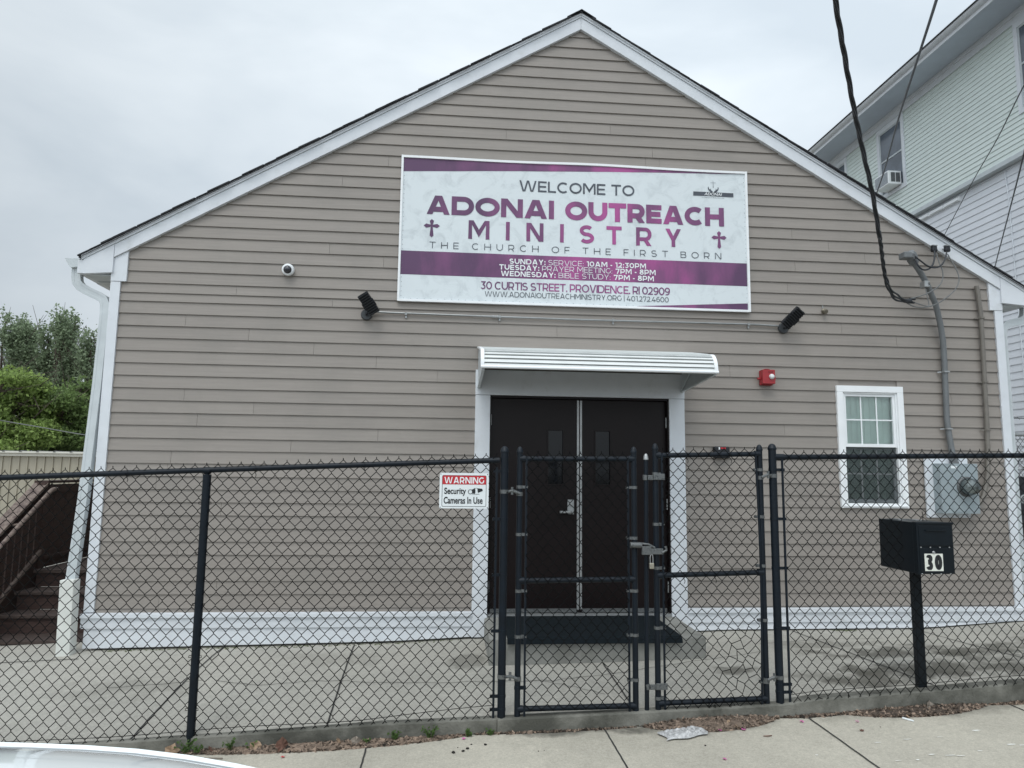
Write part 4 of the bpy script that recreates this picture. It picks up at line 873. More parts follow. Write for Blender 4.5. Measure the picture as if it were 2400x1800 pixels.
wire('overhead_wire', 'thin pale wire in front of the green trees at the left', [(-14, 3, 2.9), up(-60, 972, 5), up(0, 985, 6), up(100, 1002.2, 6), up(204, 1020, 6), (-4.72, 5.5, 1.62)], .008, cablegrey, group='overhead wires')
pl_ = thing('utility_pole', 'wooden utility pole across the street', 'pole', (-.6, -13.0, -.7))
# (the pole itself is behind the viewer; it is left out because the photo shows nothing of it)
bpy.data.objects.remove(pl_)

# ------------------------------------------------------------------ chain-link fence
random.seed(5)
def chain(x0, x1, zb, zt, y, ph=0., warp=None, name='chain_link_mesh', parent=None, w=.080, h=.094, r=.0028):
    """woven diamonds: each wire zigzags up the panel and hooks the next; zb, zt lower and upper edge at x"""
    mb = MB(); n = int((x1 - x0) / (w / 2)) + 1
    for i in range(n):
        xa = x0 + i * w / 2; pts = []; zt_ = zt(xa); z_ = zt_; j = 0; ev = i % 2
        zbb = zb(xa)
        while z_ > zbb - .012:
            side = (j + ev) % 2; x = xa + side * w / 2
            dx, dz = (warp(x, z_) if warp else (0, 0)); jx, jz = random.uniform(-.0012, .0012), random.uniform(-.0012, .0012)
            k_ = .0022 if side else -.0022
            for e_ in (.0045, -.0045): pts.append((x + dx + jx - (.0026 if side else -.0026) * 0, y + k_ * (1 if e_ > 0 else -1), z_ + dz + jz + e_))
            z_ -= h / 2; j += 1
        if i and pts: pts[0] = (pts[0][0], pts[0][1], pts[0][2] + .004)
        if len(pts) > 2: mb.tube(pts, r, 4, cap=False)
    return mb.build(name, blackwire, parent, fix=False)
def bulb(mb, x, y, z_, r): mb.lathe((x, y, z_), (0, 0, 1), [(r * 1.12, -.012), (r * 1.15, .0), (r * 1.05, .004), (r * .95, .016), (r * .6, .030), (r * .1, .036)], 16)
def tbar(mb, x, z0, z1, y=FY - .012): mb.box(x - .008, x + .008, y - .004, y + .004, z0, z1)
def bands(parent, lst, m=galv):
    for (xp, rp_, xt, z_) in lst:      # clamp round a post of radius rp_ reaching to the tension bar at xt
        q = MB(); s = 1 if xt > xp else -1
        q.tube([(xp, FY, z_ - .011), (xp, FY, z_ + .011)], rp_ + .003, 14); q.box(xp + s * rp_ * .6, xt + s * .012, FY - .014, FY - .004, z_ - .010, z_ + .010); q.box(xp + s * rp_ * .6, xt + s * .012, FY + .004, FY + .012, z_ - .010, z_ + .010)
        q.cyl((xt + s * .005, FY - .024, z_), (xt + s * .005, FY + .02, z_), .006, 8); q.build('clamp', m, parent)
def ties(parent, lst):
    for x, z_, rr in lst:
        q = MB()
        a = [(x + .01 * cos(t * 1.5), FY - (rr + .002) * cos(t), z_ + (rr + .002) * sin(t)) for t in [i * .7 for i in range(10)]]
        q.tube(a, .002, 4); q.tube([(x, FY - .02, z_ - rr), (x + .012, FY - .02, z_ - rr - .022), (x + .006, FY - .018, z_ - rr - .04)], .0024, 4)
        q.build('tie_wire', blackwire, parent)
railL = lambda x: 1.352 + (x + 3.6) * .0483
# left run
lf = thing('chain_link_fence', 'long black chain link fence panel left of the gates, holding the warning sign', 'fence', (-2.9, FY, -.43))
q = MB(); q.tube([(-9, FY, railL(-7.2)), (-7.2, FY, railL(-7.2)), (-5, FY, railL(-5)), (-3.05, FY, railL(-3.05) + .004), (-.96, FY, railL(-.96))], .0205, 14); q.build('top_rail', blackcoat, lf, smooth=True)
for x in (-3.055, -5.6, -8.1):
    zt_ = railL(max(x, -7.2)); q = MB(); q.cyl((x, FY, lerp(CURB, x) - .06), (x, FY, zt_ - .028), .0285, 16)
    q.build('post', blackcoat, lf, smooth=True)
    q = MB(); q.tube([(x, FY, zt_ - .04), (x, FY, zt_ - .028)], .030, 14); q.tube([(x, FY, zt_ - .03), (x, FY, zt_ + .01)], .016, 12); q.tube([(x - .022, FY, zt_), (x + .022, FY, zt_)], .026, 14); q.build('post_cap', blackcoat, lf, smooth=True)
chain(-8.9, -1.02, lambda x: lerp(CURB, x) - .075, lambda x: railL(max(x, -7.2)) + .047, FY - .012, parent=lf)
q = MB(); xs = rng(-9, -.98, 60); q.tube([(x, FY - .016, lerp(CURB, x) + .040 + .006 * sin(x * 4) + (.05 * max(0, (x + 1.9)) if x > -1.9 else 0)) for x in xs], .0024, 5); q.build('tension_wire', blackwire, lf)
q = MB(); tbar(q, -.98, -.36, 1.43); q.build('tension_bar', blackcoat, lf)
ties(lf, [(-3.6, railL(-3.6), .0205), (-2.72, railL(-2.72), .0205), (-1.95, railL(-1.95), .0205), (-1.5, railL(-1.5), .0205)])
for zz in (1.15, .80, .45, .1, -.25):
    for s in (-1, 1): q = MB(); q.tube([(-3.055 + s * .027, FY - .006, zz + .006), (-3.055 + s * .040, FY - .012, zz + .008), (-3.055 + s * .044, FY - .012, zz - .006), (-3.055 + s * .03, FY - .004, zz - .01)], .0024, 4); q.build('post_tie', blackwire, lf)
q = MB(); q.cyl((-.922, FY, -.42), (-.922, FY, 1.545), .0290, 18); q.build('post', blackcoat, lf, smooth=True)
q = MB(); bulb(q, -.922, FY, 1.55, .029); q.build('post_cap', blackcoat, lf, smooth=True)
for zz in (1.40, 1.05, .65, .255, -.195, -.285):
    q = MB(); q.tube([(-.922, FY, zz - .01), (-.922, FY, zz + .01)], .0315, 14); q.box(-1.005, -.93, FY - .012, FY + .004, zz - .010, zz + .010); q.build('clamp', blackcoat, lf)
# gates
def gate(label, xl, xr, ztop, zbot, zmid, rise, stops, tl, tr_, warp=None, mx=None):
    gt_ = thing('chain_link_gate', label, 'gate', ((xl + xr) / 2, FY, zbot), 'gates in the black chain link fence')
    for x, zt_, zb_ in ((xl, stops[0], stops[1]), (xr, stops[2], stops[3])):
        q = MB(); q.cyl((x, FY, zb_), (x, FY, zt_ - .03), .0215, 16); q.build('stile', blackcoat, gt_, smooth=True)
        q = MB(); bulb(q, x, FY, zt_ - .03, .0215); q.build('post_cap', blackcoat, gt_, smooth=True)
    for zz in (ztop, zmid, zbot):
        q = MB(); q.tube([(xl + .02, FY, zz), (xr - .02, FY, zz + rise)], .0195, 14); q.tube([(xl, FY, zz), (xl + .04, FY, zz + rise * .04)], .0255, 12); q.tube([(xr - .04, FY, zz + rise), (xr, FY, zz + rise)], .0255, 12); q.build('rail', blackcoat, gt_, smooth=True)
    chain(tl + .004, tr_ - .038, lambda x: zbot - .038 + rise * (x - xl) / (xr - xl), lambda x: ztop + .048 + rise * (x - xl) / (xr - xl), FY - .0235, warp=warp, parent=gt_)
    for x in (tl, tr_):
        q = MB(); q.tube([(x + (mx(z_) if mx and x == tr_ else 0), FY - .016, z_) for z_ in rng(zbot - .05, ztop + .02, 14)], .0075, sect=[(-.5, -1), (.5, -1), (.5, 1), (-.5, 1)]); q.build('tension_bar', blackcoat, gt_)
    return gt_
g1 = gate('narrow left gate of black chain link in front of the dark doors', -.808, .056, 1.492, -.286, .608, .010, (1.578, -.335, 1.590, -.335), -.759, .006)
bands(g1, [(-.808, .0215, -.759, z_) for z_ in (1.285, .94, .536, .215)] + [(.056, .0215, .006, z_) for z_ in (1.29, .917, .535, .22, -.095)])
bands(g1, [(-.808, .0215, -.759, -.14)], blackcoat)
def wr(x, z_):
    d = math.hypot((x - .82) / .22, (z_ - .02) / .42); f = max(0, 1 - d)
    return (.030 * f * sin(z_ * 31 + x * 9), .026 * f * cos(x * 37 + z_ * 11))
g2 = gate('right gate of black chain link with a torn, bent patch low on its right side', .222, 1.040, 1.532, -.262, .645, .022, (1.618, -.305, 1.622, -.270), .268, 1.005, warp=wr, mx=lambda z_: .012 * sin(z_ * 2.2))
bands(g2, [(1.040, .0215, 1.0, z_) for z_ in (1.434, 1.08, .717, .32, -.12)] + [(.222, .0215, .270, z_) for z_ in (1.394, 1.02, .70, .27, -.225)])
ties(g2, [(.46, 1.535, .0195), (.80, 1.54, .0195), (.42, .648, .0195), (.66, .65, .0195), (.90, .655, .0195), (.60, -.25, .0195), (.78, -.245, .0195)])
q = MB()
for x in (.585, .75, .63): q.tube([(x, FY - .025, -.225), (x + .02, FY - .03, -.245), (x - .005, FY - .03, -.28), (x + .02, FY - .028, -.30), (x + .005, FY - .02, -.27)], .0026, 4)
q.build('loose_wire', blackwire, g2)
ties(g1, [(-.68, 1.494, .0195), (-.4, 1.496, .0195), (-.1, 1.5, .0195)])
def hinge(parent, xp, rp_, xg, zz, m=galv):
    q = MB(); q.tube([(xp, FY, zz - .014), (xp, FY, zz + .014)], rp_ + .003, 14); q.cyl(((xp + xg) / 2, FY - .03, zz - .02), ((xp + xg) / 2, FY - .03, zz + .035), .010, 10)
    q.tube([(xp + (.03 if xg > xp else -.03), FY - .02, zz), ((xp + xg) / 2, FY - .032, zz + .01), (xg, FY - .03, zz - .012)], .011, 8); q.tube([(xg, FY, zz - .03), (xg, FY, zz - .002)], .0255, 12); q.build('hinge', m, parent)
hinge(g1, -.922, .029, -.808, 1.25); hinge(g1, -.922, .029, -.808, -.06); hinge(g2, 1.142, .029, 1.040, 1.39); hinge(g2, 1.142, .029, 1.040, -.09)
# drop rod
dr = thing('drop_rod_post', 'slim black post with pale domed cap between the two gates', 'post', (.14, FY, -.40))
q = MB(); q.cyl((.138, FY, -.34), (.150, FY, 1.50), .0165, 14); q.build('post', blackcoat, dr, smooth=True)
q = MB(); bulb(q, .150, FY, 1.51, .0175); q.build('post_cap', steel, dr, smooth=True)
q = MB(); q.cyl((.136, FY, -.43), (.136, FY, -.325), .0195, 14); q.build('sleeve', galv, dr, smooth=True)
for zz in (1.365, -.145):
    q = MB(); q.tube([(.144, FY, zz - .02), (.144, FY, zz + .02)], .0195, 14); q.box(.16, .235, FY - .020, FY - .008, zz - .018, zz + .018); q.box(.20, .285, FY - .034, FY - .024, zz - .016, zz + .03); q.build('clamp', galv, dr, bevel=.003)
lt = thing('gate_latch', 'worn grey fork latch joining the two gates at waist height', 'latch', (.14, FY - .03, .85))
q = MB(); q.tube([(.015, FY - .035, .870), (.10, FY - .035, .868)], .022, 10); q.build('barrel', galv, lt, smooth=True)
q = MB(); q.box(.100, .17, FY - .056, FY - .022, .800, .862); q.box(.165, .26, FY - .052, FY - .024, .803, .845); q.tube([(.25, FY - .05, .815), (.285, FY - .05, .835), (.275, FY - .05, .862)], .010, 8); q.tube([(.10, FY - .04, .88), (.15, FY - .045, .875), (.20, FY - .04, .85)], .009, 8); q.build('latch_body', galv, lt, bevel=.004)
pk = thing('padlock', 'small padlock with long shackle hanging from the gate latch', 'padlock', (.170, FY - .05, .72))
q = MB(); q.box(.153, .187, FY - .062, FY - .040, .700, .742); q.build('body', brass, pk, bevel=.004)
q = MB(); q.tube(bez([(.160, FY - .051, .74), (.160, FY - .051, .785), (.165, FY - .051, .800), (.175, FY - .051, .800), (.180, FY - .051, .785), (.180, FY - .051, .74)], 4), .0032, 8); q.build('shackle', steel, pk, smooth=True)
# right run
rf_ = thing('chain_link_fence', 'black chain link fence panel right of the gates around the mailbox', 'fence', (2.2, FY, -.25))
q = MB(); q.cyl((1.142, FY, -.34), (1.142, FY, 1.60), .0295, 18); q.build('post', blackcoat, rf_, smooth=True); q = MB(); bulb(q, 1.142, FY, 1.60, .0295); q.build('post_cap', blackcoat, rf_, smooth=True)
railR = lambda x: 1.532 + (x - 1.2) * .0205
q = MB(); q.tube([(1.165, FY, railR(1.2)), (3.2, FY, railR(3.2)), (8, FY, railR(8))], .0205, 14); q.tube([(1.15, FY, railR(1.2)), (1.235, FY, railR(1.2))], .0265, 12); q.build('top_rail', blackcoat, rf_, smooth=True)
for x in (4.3, 6.9):
    q = MB(); q.cyl((x, FY, lerp(CURB, x) - .05), (x, FY, railR(x) - .02), .0285, 16); q.build('post', blackcoat, rf_, smooth=True)
def wr2(x, z_):
    f = max(0, 1 - math.hypot((x - 1.62) / .3, (z_ + .27) / .10)); g_ = max(0, 1 - math.hypot((x - 2.31) / .26, (z_ - 1.07) / .07)); h_ = max(0, 1 - math.hypot((x - 2.31) / .26, (z_ - .66) / .06))
    return (.03 * f * sin(x * 40), .03 * f * cos(x * 60) + .02 * g_ - .02 * h_)
# the mesh is cut away where the mailbox passes through it
mb_l = chain(1.225, 7.9, lambda x: lerp(CURB, x) - .050, lambda x: railR(x) + .046, FY - .0235, warp=wr2, parent=rf_, h=.0975)
bmm = bmesh.new(); bmm.from_mesh(mb_l.data)
bmesh.ops.delete(bmm, geom=[v for v in bmm.verts if 2.15 < v.co.x < 2.44 and .70 < v.co.z < 1.035], context='VERTS'); bmm.to_mesh(mb_l.data); bmm.free()
q = MB(); tbar(q, 1.210, -.275, 1.53, FY - .018); q.build('tension_bar', blackcoat, rf_)
for zz in (1.437, 1.066, .70, .263, -.14, -.195):
    q = MB(); q.tube([(1.142, FY, zz - .01), (1.142, FY, zz + .01)], .0320, 14); q.box(1.16, 1.232, FY - .014, FY - .002, zz - .010, zz + .010); q.build('clamp', blackcoat, rf_)
q = MB(); q.tube([(x, FY - .020, lerp(CURB, x) + .055 + .003 * sin(x * 5)) for x in rng(1.2, 7.9, 40)], .0022, 5); q.build('tension_wire', blackwire, rf_)
ties(rf_, [(1.62, railR(1.62), .0205), (2.18, railR(2.18), .0205), (2.9, railR(2.9), .0205)])
q = MB(); x = 2.36
q.tube([(2.315, FY - .03, 1.06), (2.318, FY - .03, 1.10), (2.312, FY - .03, 1.13)], .003, 5); q.tube([(2.285, FY - .03, 1.062), (2.317, FY - .03, 1.09), (2.35, FY - .03, 1.062)], .0026, 5)
for x in (2.27, 2.34): q.tube([(x, FY - .03, .68), (x + .006, FY - .035, .658), (x + .02, FY - .03, .65), (x + .01, FY - .03, .665)], .0035, 5)
q.build('loose_wire', blackwire, rf_)

# ------------------------------------------------------------------ warning sign
sg = thing('warning_sign', 'white warning sign with red header hung on the left chain link panel', 'sign', (-1.22, -1.985, 1.13))
SY = FY - .030
def rrect(x0, x1, z0, z1, r, n=5):
    pts = []
    for cx, cz, a0 in ((x1 - r, z1 - r, 0), (x0 + r, z1 - r, pi / 2), (x0 + r, z0 + r, pi), (x1 - r, z0 + r, 3 * pi / 2)):
        pts += [(cx + r * cos(a0 + pi / 2 * i / n), cz + r * sin(a0 + pi / 2 * i / n)) for i in range(n + 1)]
    return pts
def s_(X, Y): p = unproj(1010 + X / 11.06, 1090 + Y / 11.06, SY); return (p.x, p.z)
q = MB(); x0, x1, z0, z1 = -1.398, -1.040, 1.126, 1.383
q.prism_y(rrect(x0, x1, z0, z1, .010), SY, SY + .003); q.build('panel', signwhite, sg)
bx0, bz0 = s_(268, 1070); bx1, bz1 = s_(1435, 285); bx0 = (bx0 + s_(298, 275)[0]) / 2; bz1 = 1.366; bz0 = 1.139; bx1 = -1.056; bx0 = -1.380
o1 = rrect(bx0, bx1, bz0, bz1, .010); o2_ = rrect(bx0 + .003, bx1 - .003, bz0 + .003, bz1 - .003, .008); n = len(o1)
q = MB(); q.add([(x, SY - .0012, z_) for x, z_ in o1 + o2_], [(i, (i + 1) % n, (i + 1) % n + n, i + n) for i in range(n)]); q.build('border', blackprint, sg, fix=False)
hz = 1.300
q = MB(); pts = [p for p in rrect(bx0 + .0025, bx1 - .0025, hz - .03, bz1 - .0025, .008) if p[1] > hz - .001]; pts += [(bx0 + .0025, hz), (bx1 - .0025, hz)]
q.add([(x, SY - .0016, z_) for x, z_ in pts], [tuple(range(len(pts)))]); q.build('red_header', redprint, sg, fix=False)
caps('WARNING', -1.364, -1.072, 1.307, 1.353, .175, SY - .0026, None, .15).build('lettering', whiteprint, sg, fix=False)
text_mb('Security', -1.363, -1.204, 1.216, 1.276, SY - .0020, .022).build('lettering', blackprint, sg, fix=False)
text_mb('Cameras In Use', -1.366, -1.082, 1.160, 1.210, SY - .0020, .022).build('lettering', blackprint, sg, fix=False)
ic = MB()
def ring(mb, cx, cz, r0, r1, y, n=24, sx_=1.): mb.add([(cx + rr * cos(2 * pi * i / n) * sx_, y, cz + rr * sin(2 * pi * i / n)) for rr in (r0, r1) for i in range(n)], [(i, (i + 1) % n, (i + 1) % n + n, i + n) for i in range(n)])
ring(ic, -1.173, 1.247, .0135, .0175, SY - .0022)
ic.add([(x, SY - .0020, z_) for x, z_ in ((-1.164, 1.263), (-1.140, 1.272), (-1.136, 1.262), (-1.136, 1.238), (-1.142, 1.233), (-1.160, 1.236), (-1.155, 1.247))], [tuple(range(7))])
ic.add([(x, SY - .0020, z_) for x, z_ in ((-1.122, 1.273), (-1.086, 1.270), (-1.082, 1.254), (-1.118, 1.240))], [(0, 1, 2, 3)])
ic.add([(x, SY - .0020, z_) for x, z_ in ((-1.145, 1.274), (-1.122, 1.2755), (-1.122, 1.2735), (-1.145, 1.2715))], [(0, 1, 2, 3)])
ic.add([(x, SY - .0020, z_) for x, z_ in ((-1.160, 1.2305), (-1.120, 1.2315), (-1.105, 1.2305), (-1.105, 1.2285), (-1.160, 1.2285))], [tuple(range(5))])
ic.build('camera_pictogram', blackprint, sg, fix=False)
q = MB()
for x, z_ in ((-1.390, 1.374), (-1.048, 1.374), (-1.390, 1.134), (-1.047, 1.134)): q.lathe((x, SY, z_), (0, -1, 0), [(.004, 0), (.004, .001)], 8)
q.build('fixing', greypipe, sg)

# ------------------------------------------------------------------ mailbox
mbx = thing('mailbox', 'black steel mailbox numbered 30 on a square post poking through the fence', 'mailbox', (2.29, -1.87, -.2))
x0, x1, z0, z1, yf_, yb_ = 2.163, 2.450, .678, 1.054, -2.10, -1.63
q = MB(); q.box(x0, x1, yf_, yb_, z0, z1); q.box(x0 - .003, x0 + .02, yf_ - .004, yf_ + .045, z0 - .004, z1 + .004); q.box(x0 - .004, x1 + .004, yf_ - .007, yf_ - .001, z1 - .014, z1 + .005); q.build('box', mailpaint, mbx, bevel=.004)
q = MB(); q.box(x0 + .012, x1 - .008, yf_ - .008, yf_ - .0005, .885, 1.035); q.build('upper_flap', mailpaint, mbx, bevel=.003)
q = MB(); q.box(2.225, 2.385, yf_ - .020, yf_ - .008, .995, 1.003); q.build('pull_lip', mailpaint, mbx, bevel=.002)
q = MB(); q.box(x0 + .012, x1 - .008, yf_ - .008, yf_ - .0005, .684, .866); q.build('lower_door', mailpaint, mbx, bevel=.003)
q = MB()
for i in range(4):
    q.lathe((2.185 + i * .075, yf_ - .008, .874), (0, -1, 0), [(.0045, -.006), (.0045, .003), (.002, .005)], 8); q.lathe((2.185 + i * .075, yf_ - .004, .681), (0, -1, 0), [(.005, -.003), (.005, .004), (.002, .006)], 8)
q.build('rivets', steel, mbx)
q = MB(); q.lathe((2.281, yf_ - .008, .837), (0, -1, 0), [(.011, -.004), (.011, .006), (.008, .009)], 14); q.build('lock', steel, mbx, smooth=True)
q = MB(); q.box(2.208, 2.352, yf_ - .0105, yf_ - .0085, .702, .828); q.build('number_plate', mat('cream_plate', (.72, .73, .66), .5, .05, 20), mbx)
caps('r0', 2.219, 2.342, .710, .820, .25, yf_ - .0118, None, .30).build('numerals', blackprint, mbx, fix=False)
q = MB(); q.box(2.22, 2.25, -1.80, -1.70, z1, z1 + .008); q.box(2.33, 2.38, -1.85, -1.75, z1, z1 + .006); q.build('top_labels', steel, mbx)
q = MB(); q.box(2.262, 2.328, -1.885, -1.835, -.32, .679); q.build('post', mailpaint, mbx, bevel=.004)

# ------------------------------------------------------------------ wooden side stairs
stt = thing('wooden_stairs', 'dark stained wooden stairs and railing climbing beside the left wall', 'stairs', (-5.3, .9, -.4))
ny = [.395, .705, 1.000, 1.330]; nz2 = [-.315, -.130, .055, .240]; XL_, XR_ = -5.93, -4.66
for i in range(4):
    y1 = ny[i + 1] + .0275 if i < 3 else 4.2
    if i < 3:
        for j in range(2):
            w2 = (y1 - ny[i] - .006) / 2; q = MB(); q.box(XL_ + (.012 if j else 0), XR_ - .01, ny[i] + j * (w2 + .006), ny[i] + j * (w2 + .006) + w2, nz2[i] - .034, nz2[i]); q.build('tread', woodtread, stt, bevel=.004)
    q = MB(); q.box(XL_ + .02, XR_, ny[i] + .028, ny[i] + .050, (nz2[i - 1] if i else -.62) + .001, nz2[i] - .0345); q.build('riser', wood, stt)
q = MB()
for j in range(20):
    y = ny[3] + j * .143; q.box(XL_, XR_ - .01, y, y + .137, .206, .240)
q.build('landing', woodtread, stt)
q = MB(); q.prism_x([(.40, -.55), (.40, -.30), (1.38, .40), (1.50, .40), (1.50, -.55)], -6.02, -5.97); q.build('stringer', wood, stt)
sup = lambda y: .698 + (y - .70) * (1.196 - .698) / (1.50 - .70)
q = MB(); q.box(-6.045, -5.955, 1.46, 1.555, -.6, 1.20); q.build('post', wood, stt)
q = MB(); q.box(-6.045, -5.955, .02, .11, -.7, .36); q.build('post', wood, stt)
q = MB(); q.prism_x([(.02, sup(.02) - .035), (1.50, 1.16), (1.50, 1.20), (.02, sup(.02))], -6.10, -5.945); q.build('cap_rail', woodworn, stt, bevel=.004)
q = MB(); q.box(-6.10, -5.945, 1.50, 4.25, 1.196, 1.225); q.build('landing_cap', wood, stt)
q = MB(); q.prism_x([(.06, sup(.06) - .17), (1.46, 1.02), (1.46, 1.150), (.06, sup(.06) - .04)], -6.03, -5.985); q.build('upper_rail', wood, stt)
q = MB(); sl2 = (.401 - .017) / (1.403 - .802); q.prism_x([(.10, .401 - 1.303 * sl2 - .03), (1.46, .401 + .057 * sl2 - .03), (1.46, .401 + .057 * sl2 + .012), (.10, .401 - 1.303 * sl2 + .012)], -6.0, -5.93); q.build('lower_rail', woodworn, stt)
for i in range(11):
    y = .14 + i * .122; a = sup(y) - .10; b2 = .401 + (y - 1.403) * sl2
    q = MB(); q.prism_x([(y, b2), (y + .098, b2 + .06), (y + .098, a + .05), (y, a)], -5.984, -5.962); q.build('baluster', wood, stt)
for i in range(20):
    y = 1.565 + i * .128; q = MB(); q.box(-5.984 + .003 * (i % 2), -5.965 + .003 * (i % 2), y, y + .122, .236, 1.17); q.build('railing_board', wood, stt)
q = MB(); q.box(-6.0, -5.93, 1.56, 4.2, .335, .37); q.box(-5.995, -5.95, 1.56, 4.2, 1.09, 1.18); q.build('railing_frame', wood, stt)
q = MB(); q.tube(bez([(-5.85, .35, .445), (-5.85, .9, .80), (-5.85, 1.30, 1.055), (-5.85, 1.42, 1.125), (-5.85, 1.50, 1.13), (-5.93, 1.55, 1.12)], 5), .024, 10); q.tube([(-5.85, .9, .78), (-5.97, .9, .76)], .012, 8); q.build('grab_rail', woodworn, stt, smooth=True)

# ------------------------------------------------------------------ tan metal shed
shd = thing('metal_shed', 'low tan metal clad shed with ribbed walls behind the stairs', 'shed', (-20, 13, -.8))
q = MB(); q.box(-45, -4, 13.06, 22, -1.0, 1.66); q.build('wall', tan, shd)
q = MB(); x = -44.9
while x < -4.0: q.prism_y([(x, -1), (x + .025, -1), (x + .025, 1.65), (x, 1.65)], 13.03, 13.06); x += .215
q.build('wall_ribs', tan, shd)
q = MB(); q.box(-45.1, -3.9, 12.96, 13.08, 1.64, 1.715); q.build('fascia', tanroof, shd)
q = MB(); q.add([(-45.1, 12.88, 1.72), (-3.9, 12.88, 1.72), (-3.9, 22, 1.70), (-45.1, 22, 1.70), (-45.1, 12.88, 1.768), (-3.9, 12.88, 1.768), (-3.9, 22, 1.74), (-45.1, 22, 1.74)], [(0, 3, 2, 1), (4, 5, 6, 7), (0, 1, 5, 4), (1, 2, 6, 5), (2, 3, 7, 6), (3, 0, 4, 7)]); q.build('roof', tanroof, shd)
q = MB(); x = -45.0
while x < -4.0: q.add([(x - .04, 12.87, 1.750), (x + .04, 12.87, 1.750), (x, 12.87, 1.790), (x - .04, 22, 1.73), (x + .04, 22, 1.73), (x, 22, 1.765)], [(0, 1, 2), (3, 5, 4), (0, 2, 5, 3), (1, 4, 5, 2)]); x += .43
q.build('roof_ribs', mat('dark_rib_end', (.10, .10, .095), .6), shd)

# ------------------------------------------------------------------ trees
def leafmat(name, col, var=.35):
    M = bpy.data.materials.new(name); M.use_nodes = True; t = M.node_tree; b = t.nodes['Principled BSDF']; k = t.links.new
    g_ = N('ShaderNodeNewGeometry', t); mr_ = N('ShaderNodeMapRange', t); mr_.inputs['To Min'].default_value = 1 - var; mr_.inputs['To Max'].default_value = 1 + var; k(g_.outputs['Random Per Island'], mr_.inputs[0])
    s = N('ShaderNodeVectorMath', t, operation='SCALE'); s.inputs[0].default_value = col; k(mr_.outputs[0], s.inputs['Scale']); k(s.outputs[0], b.inputs['Base Color'])
    b.inputs['Roughness'].default_value = .55; b.inputs['Specular IOR Level'].default_value = .3
    tl = N('ShaderNodeBsdfTranslucent', t); k(s.outputs[0], tl.inputs[0]); mx = N('ShaderNodeMixShader', t); mx.inputs[0].default_value = .5
    o = t.nodes['Material Output']; k(b.outputs[0], mx.inputs[1]); k(tl.outputs[0], mx.inputs[2]); k(mx.outputs[0], o.inputs[0]); return M
def tree(label, base, clumps, leaf, m, nleaf, name='tree', seed=1, group='trees behind the shed', flat_=.5):
    """clumps: list of (centre, radii, share); leaves sit in twig tufts spread through each clump"""
    random.seed(seed); t_ = thing(name, label, 'tree', base, group); B = Vector(base)
    tr = MB(); top = max(c[0][2] for c in clumps); cx = sum(c[0][0] for c in clumps) / len(clumps)
    trunk = [B + Vector((0, 0, -.2)), B + Vector((.1, 0, (top - B.z) * .25)), B + Vector(((cx - B.x) * .5, 0, (top - B.z) * .5)), Vector((cx, B.y, B.z + (top - B.z) * .8))]
    tr.tube(bez(trunk, 4), [.22 - .19 * i / 12 for i in range(13)], 8)
    o = tr.build('trunk', bark, t_, smooth=True)
    lm = MB()
    for c, _, _ in clumps:
        s0 = trunk[random.choice((1, 2, 2))]; c = Vector(c); mid = s0.lerp(c, .5) + Vector((0, 0, .3)); lm.tube(bez([s0, mid, c, c + Vector((random.uniform(-.2, .2), 0, .12))], 3), [.09 - .008 * i for i in range(10)], 5)
        for _k in range(5):
            e_ = c + Vector((random.gauss(0, .6), random.gauss(0, .6), random.gauss(0, .5))); lm.tube([mid.lerp(c, random.random()), e_], [.025, .008], 4)
    lm.build('limbs', bark, t_)
    vs = []; fs = []; up_shoots = name == 'poplar_tree'
    for c, R_, share in clumps:
        per = 40; nt_ = max(3, int(nleaf * share / per))
        for _t in range(nt_):
            while True:
                d = Vector((random.uniform(-1, 1), random.uniform(-1, 1), random.uniform(-1, 1)))
                if d.length <= 1: break
            d = d * (d.length ** -.35 if d.length > .05 else 1)
            tc_ = Vector(c) + Vector((d.x * R_[0], d.y * R_[1], d.z * R_[2]))
            if up_shoots: dirn = Vector((random.gauss(0, .28), random.gauss(0, .28), 1)).normalized(); tl_ = random.uniform(.25, .75); tw = random.uniform(.10, .20)
            else: dirn = Vector((random.gauss(0, 1), random.gauss(0, 1), random.gauss(.25, .35))).normalized(); tl_ = random.uniform(.15, .40); tw = random.uniform(.10, .18)
            for _l in range(per):
                f_ = random.uniform(-1, 1); sp_w = tw * (1.15 - .75 * max(f_, 0))
                p = tc_ + dirn * f_ * tl_ + Vector((random.gauss(0, sp_w), random.gauss(0, sp_w), random.gauss(0, sp_w * (.8 if up_shoots else .35))))
                n_ = Vector((random.gauss(0, 1), random.gauss(0, 1), random.gauss(flat_, .8))).normalized(); a = n_.orthogonal().normalized(); a = Matrix.Rotation(random.uniform(0, 6.28), 3, n_) @ a; b_ = n_.cross(a)
                l_ = leaf * random.uniform(.5, 1.25); w3 = l_ * .62; k_ = len(vs)
                vs += [p - a * l_ * .5, p + b_ * w3 * .5, p + a * l_ * .6, p - b_ * w3 * .5]; fs.append((k_, k_ + 1, k_ + 2, k_ + 3))
    mb = MB(); mb.v = vs; mb.f = fs; mb.build('crown', m, t_, fix=False); return t_
gg = leafmat('grey_green_leaf', (.235, .295, .185), .5); bg_ = leafmat('bright_green_leaf', (.25, .34, .105), .5); dg_ = leafmat('mid_green_leaf', (.165, .235, .085), .5)
Y1 = 30
def at(px, py, Y): return tuple(unproj(px, py, Y))
def cl(lst, Y):
    res = []
    for px, py, rx, rz, sh_ in lst:
        p = unproj(px, py, Y); p.y += random.uniform(-1, 1); d = (Y + 7.2) / 1664; res.append((tuple(p), (rx * d * .80, max(rx * d * .8, .6), rz * d * .82), sh_))
    return res
random.seed(2)
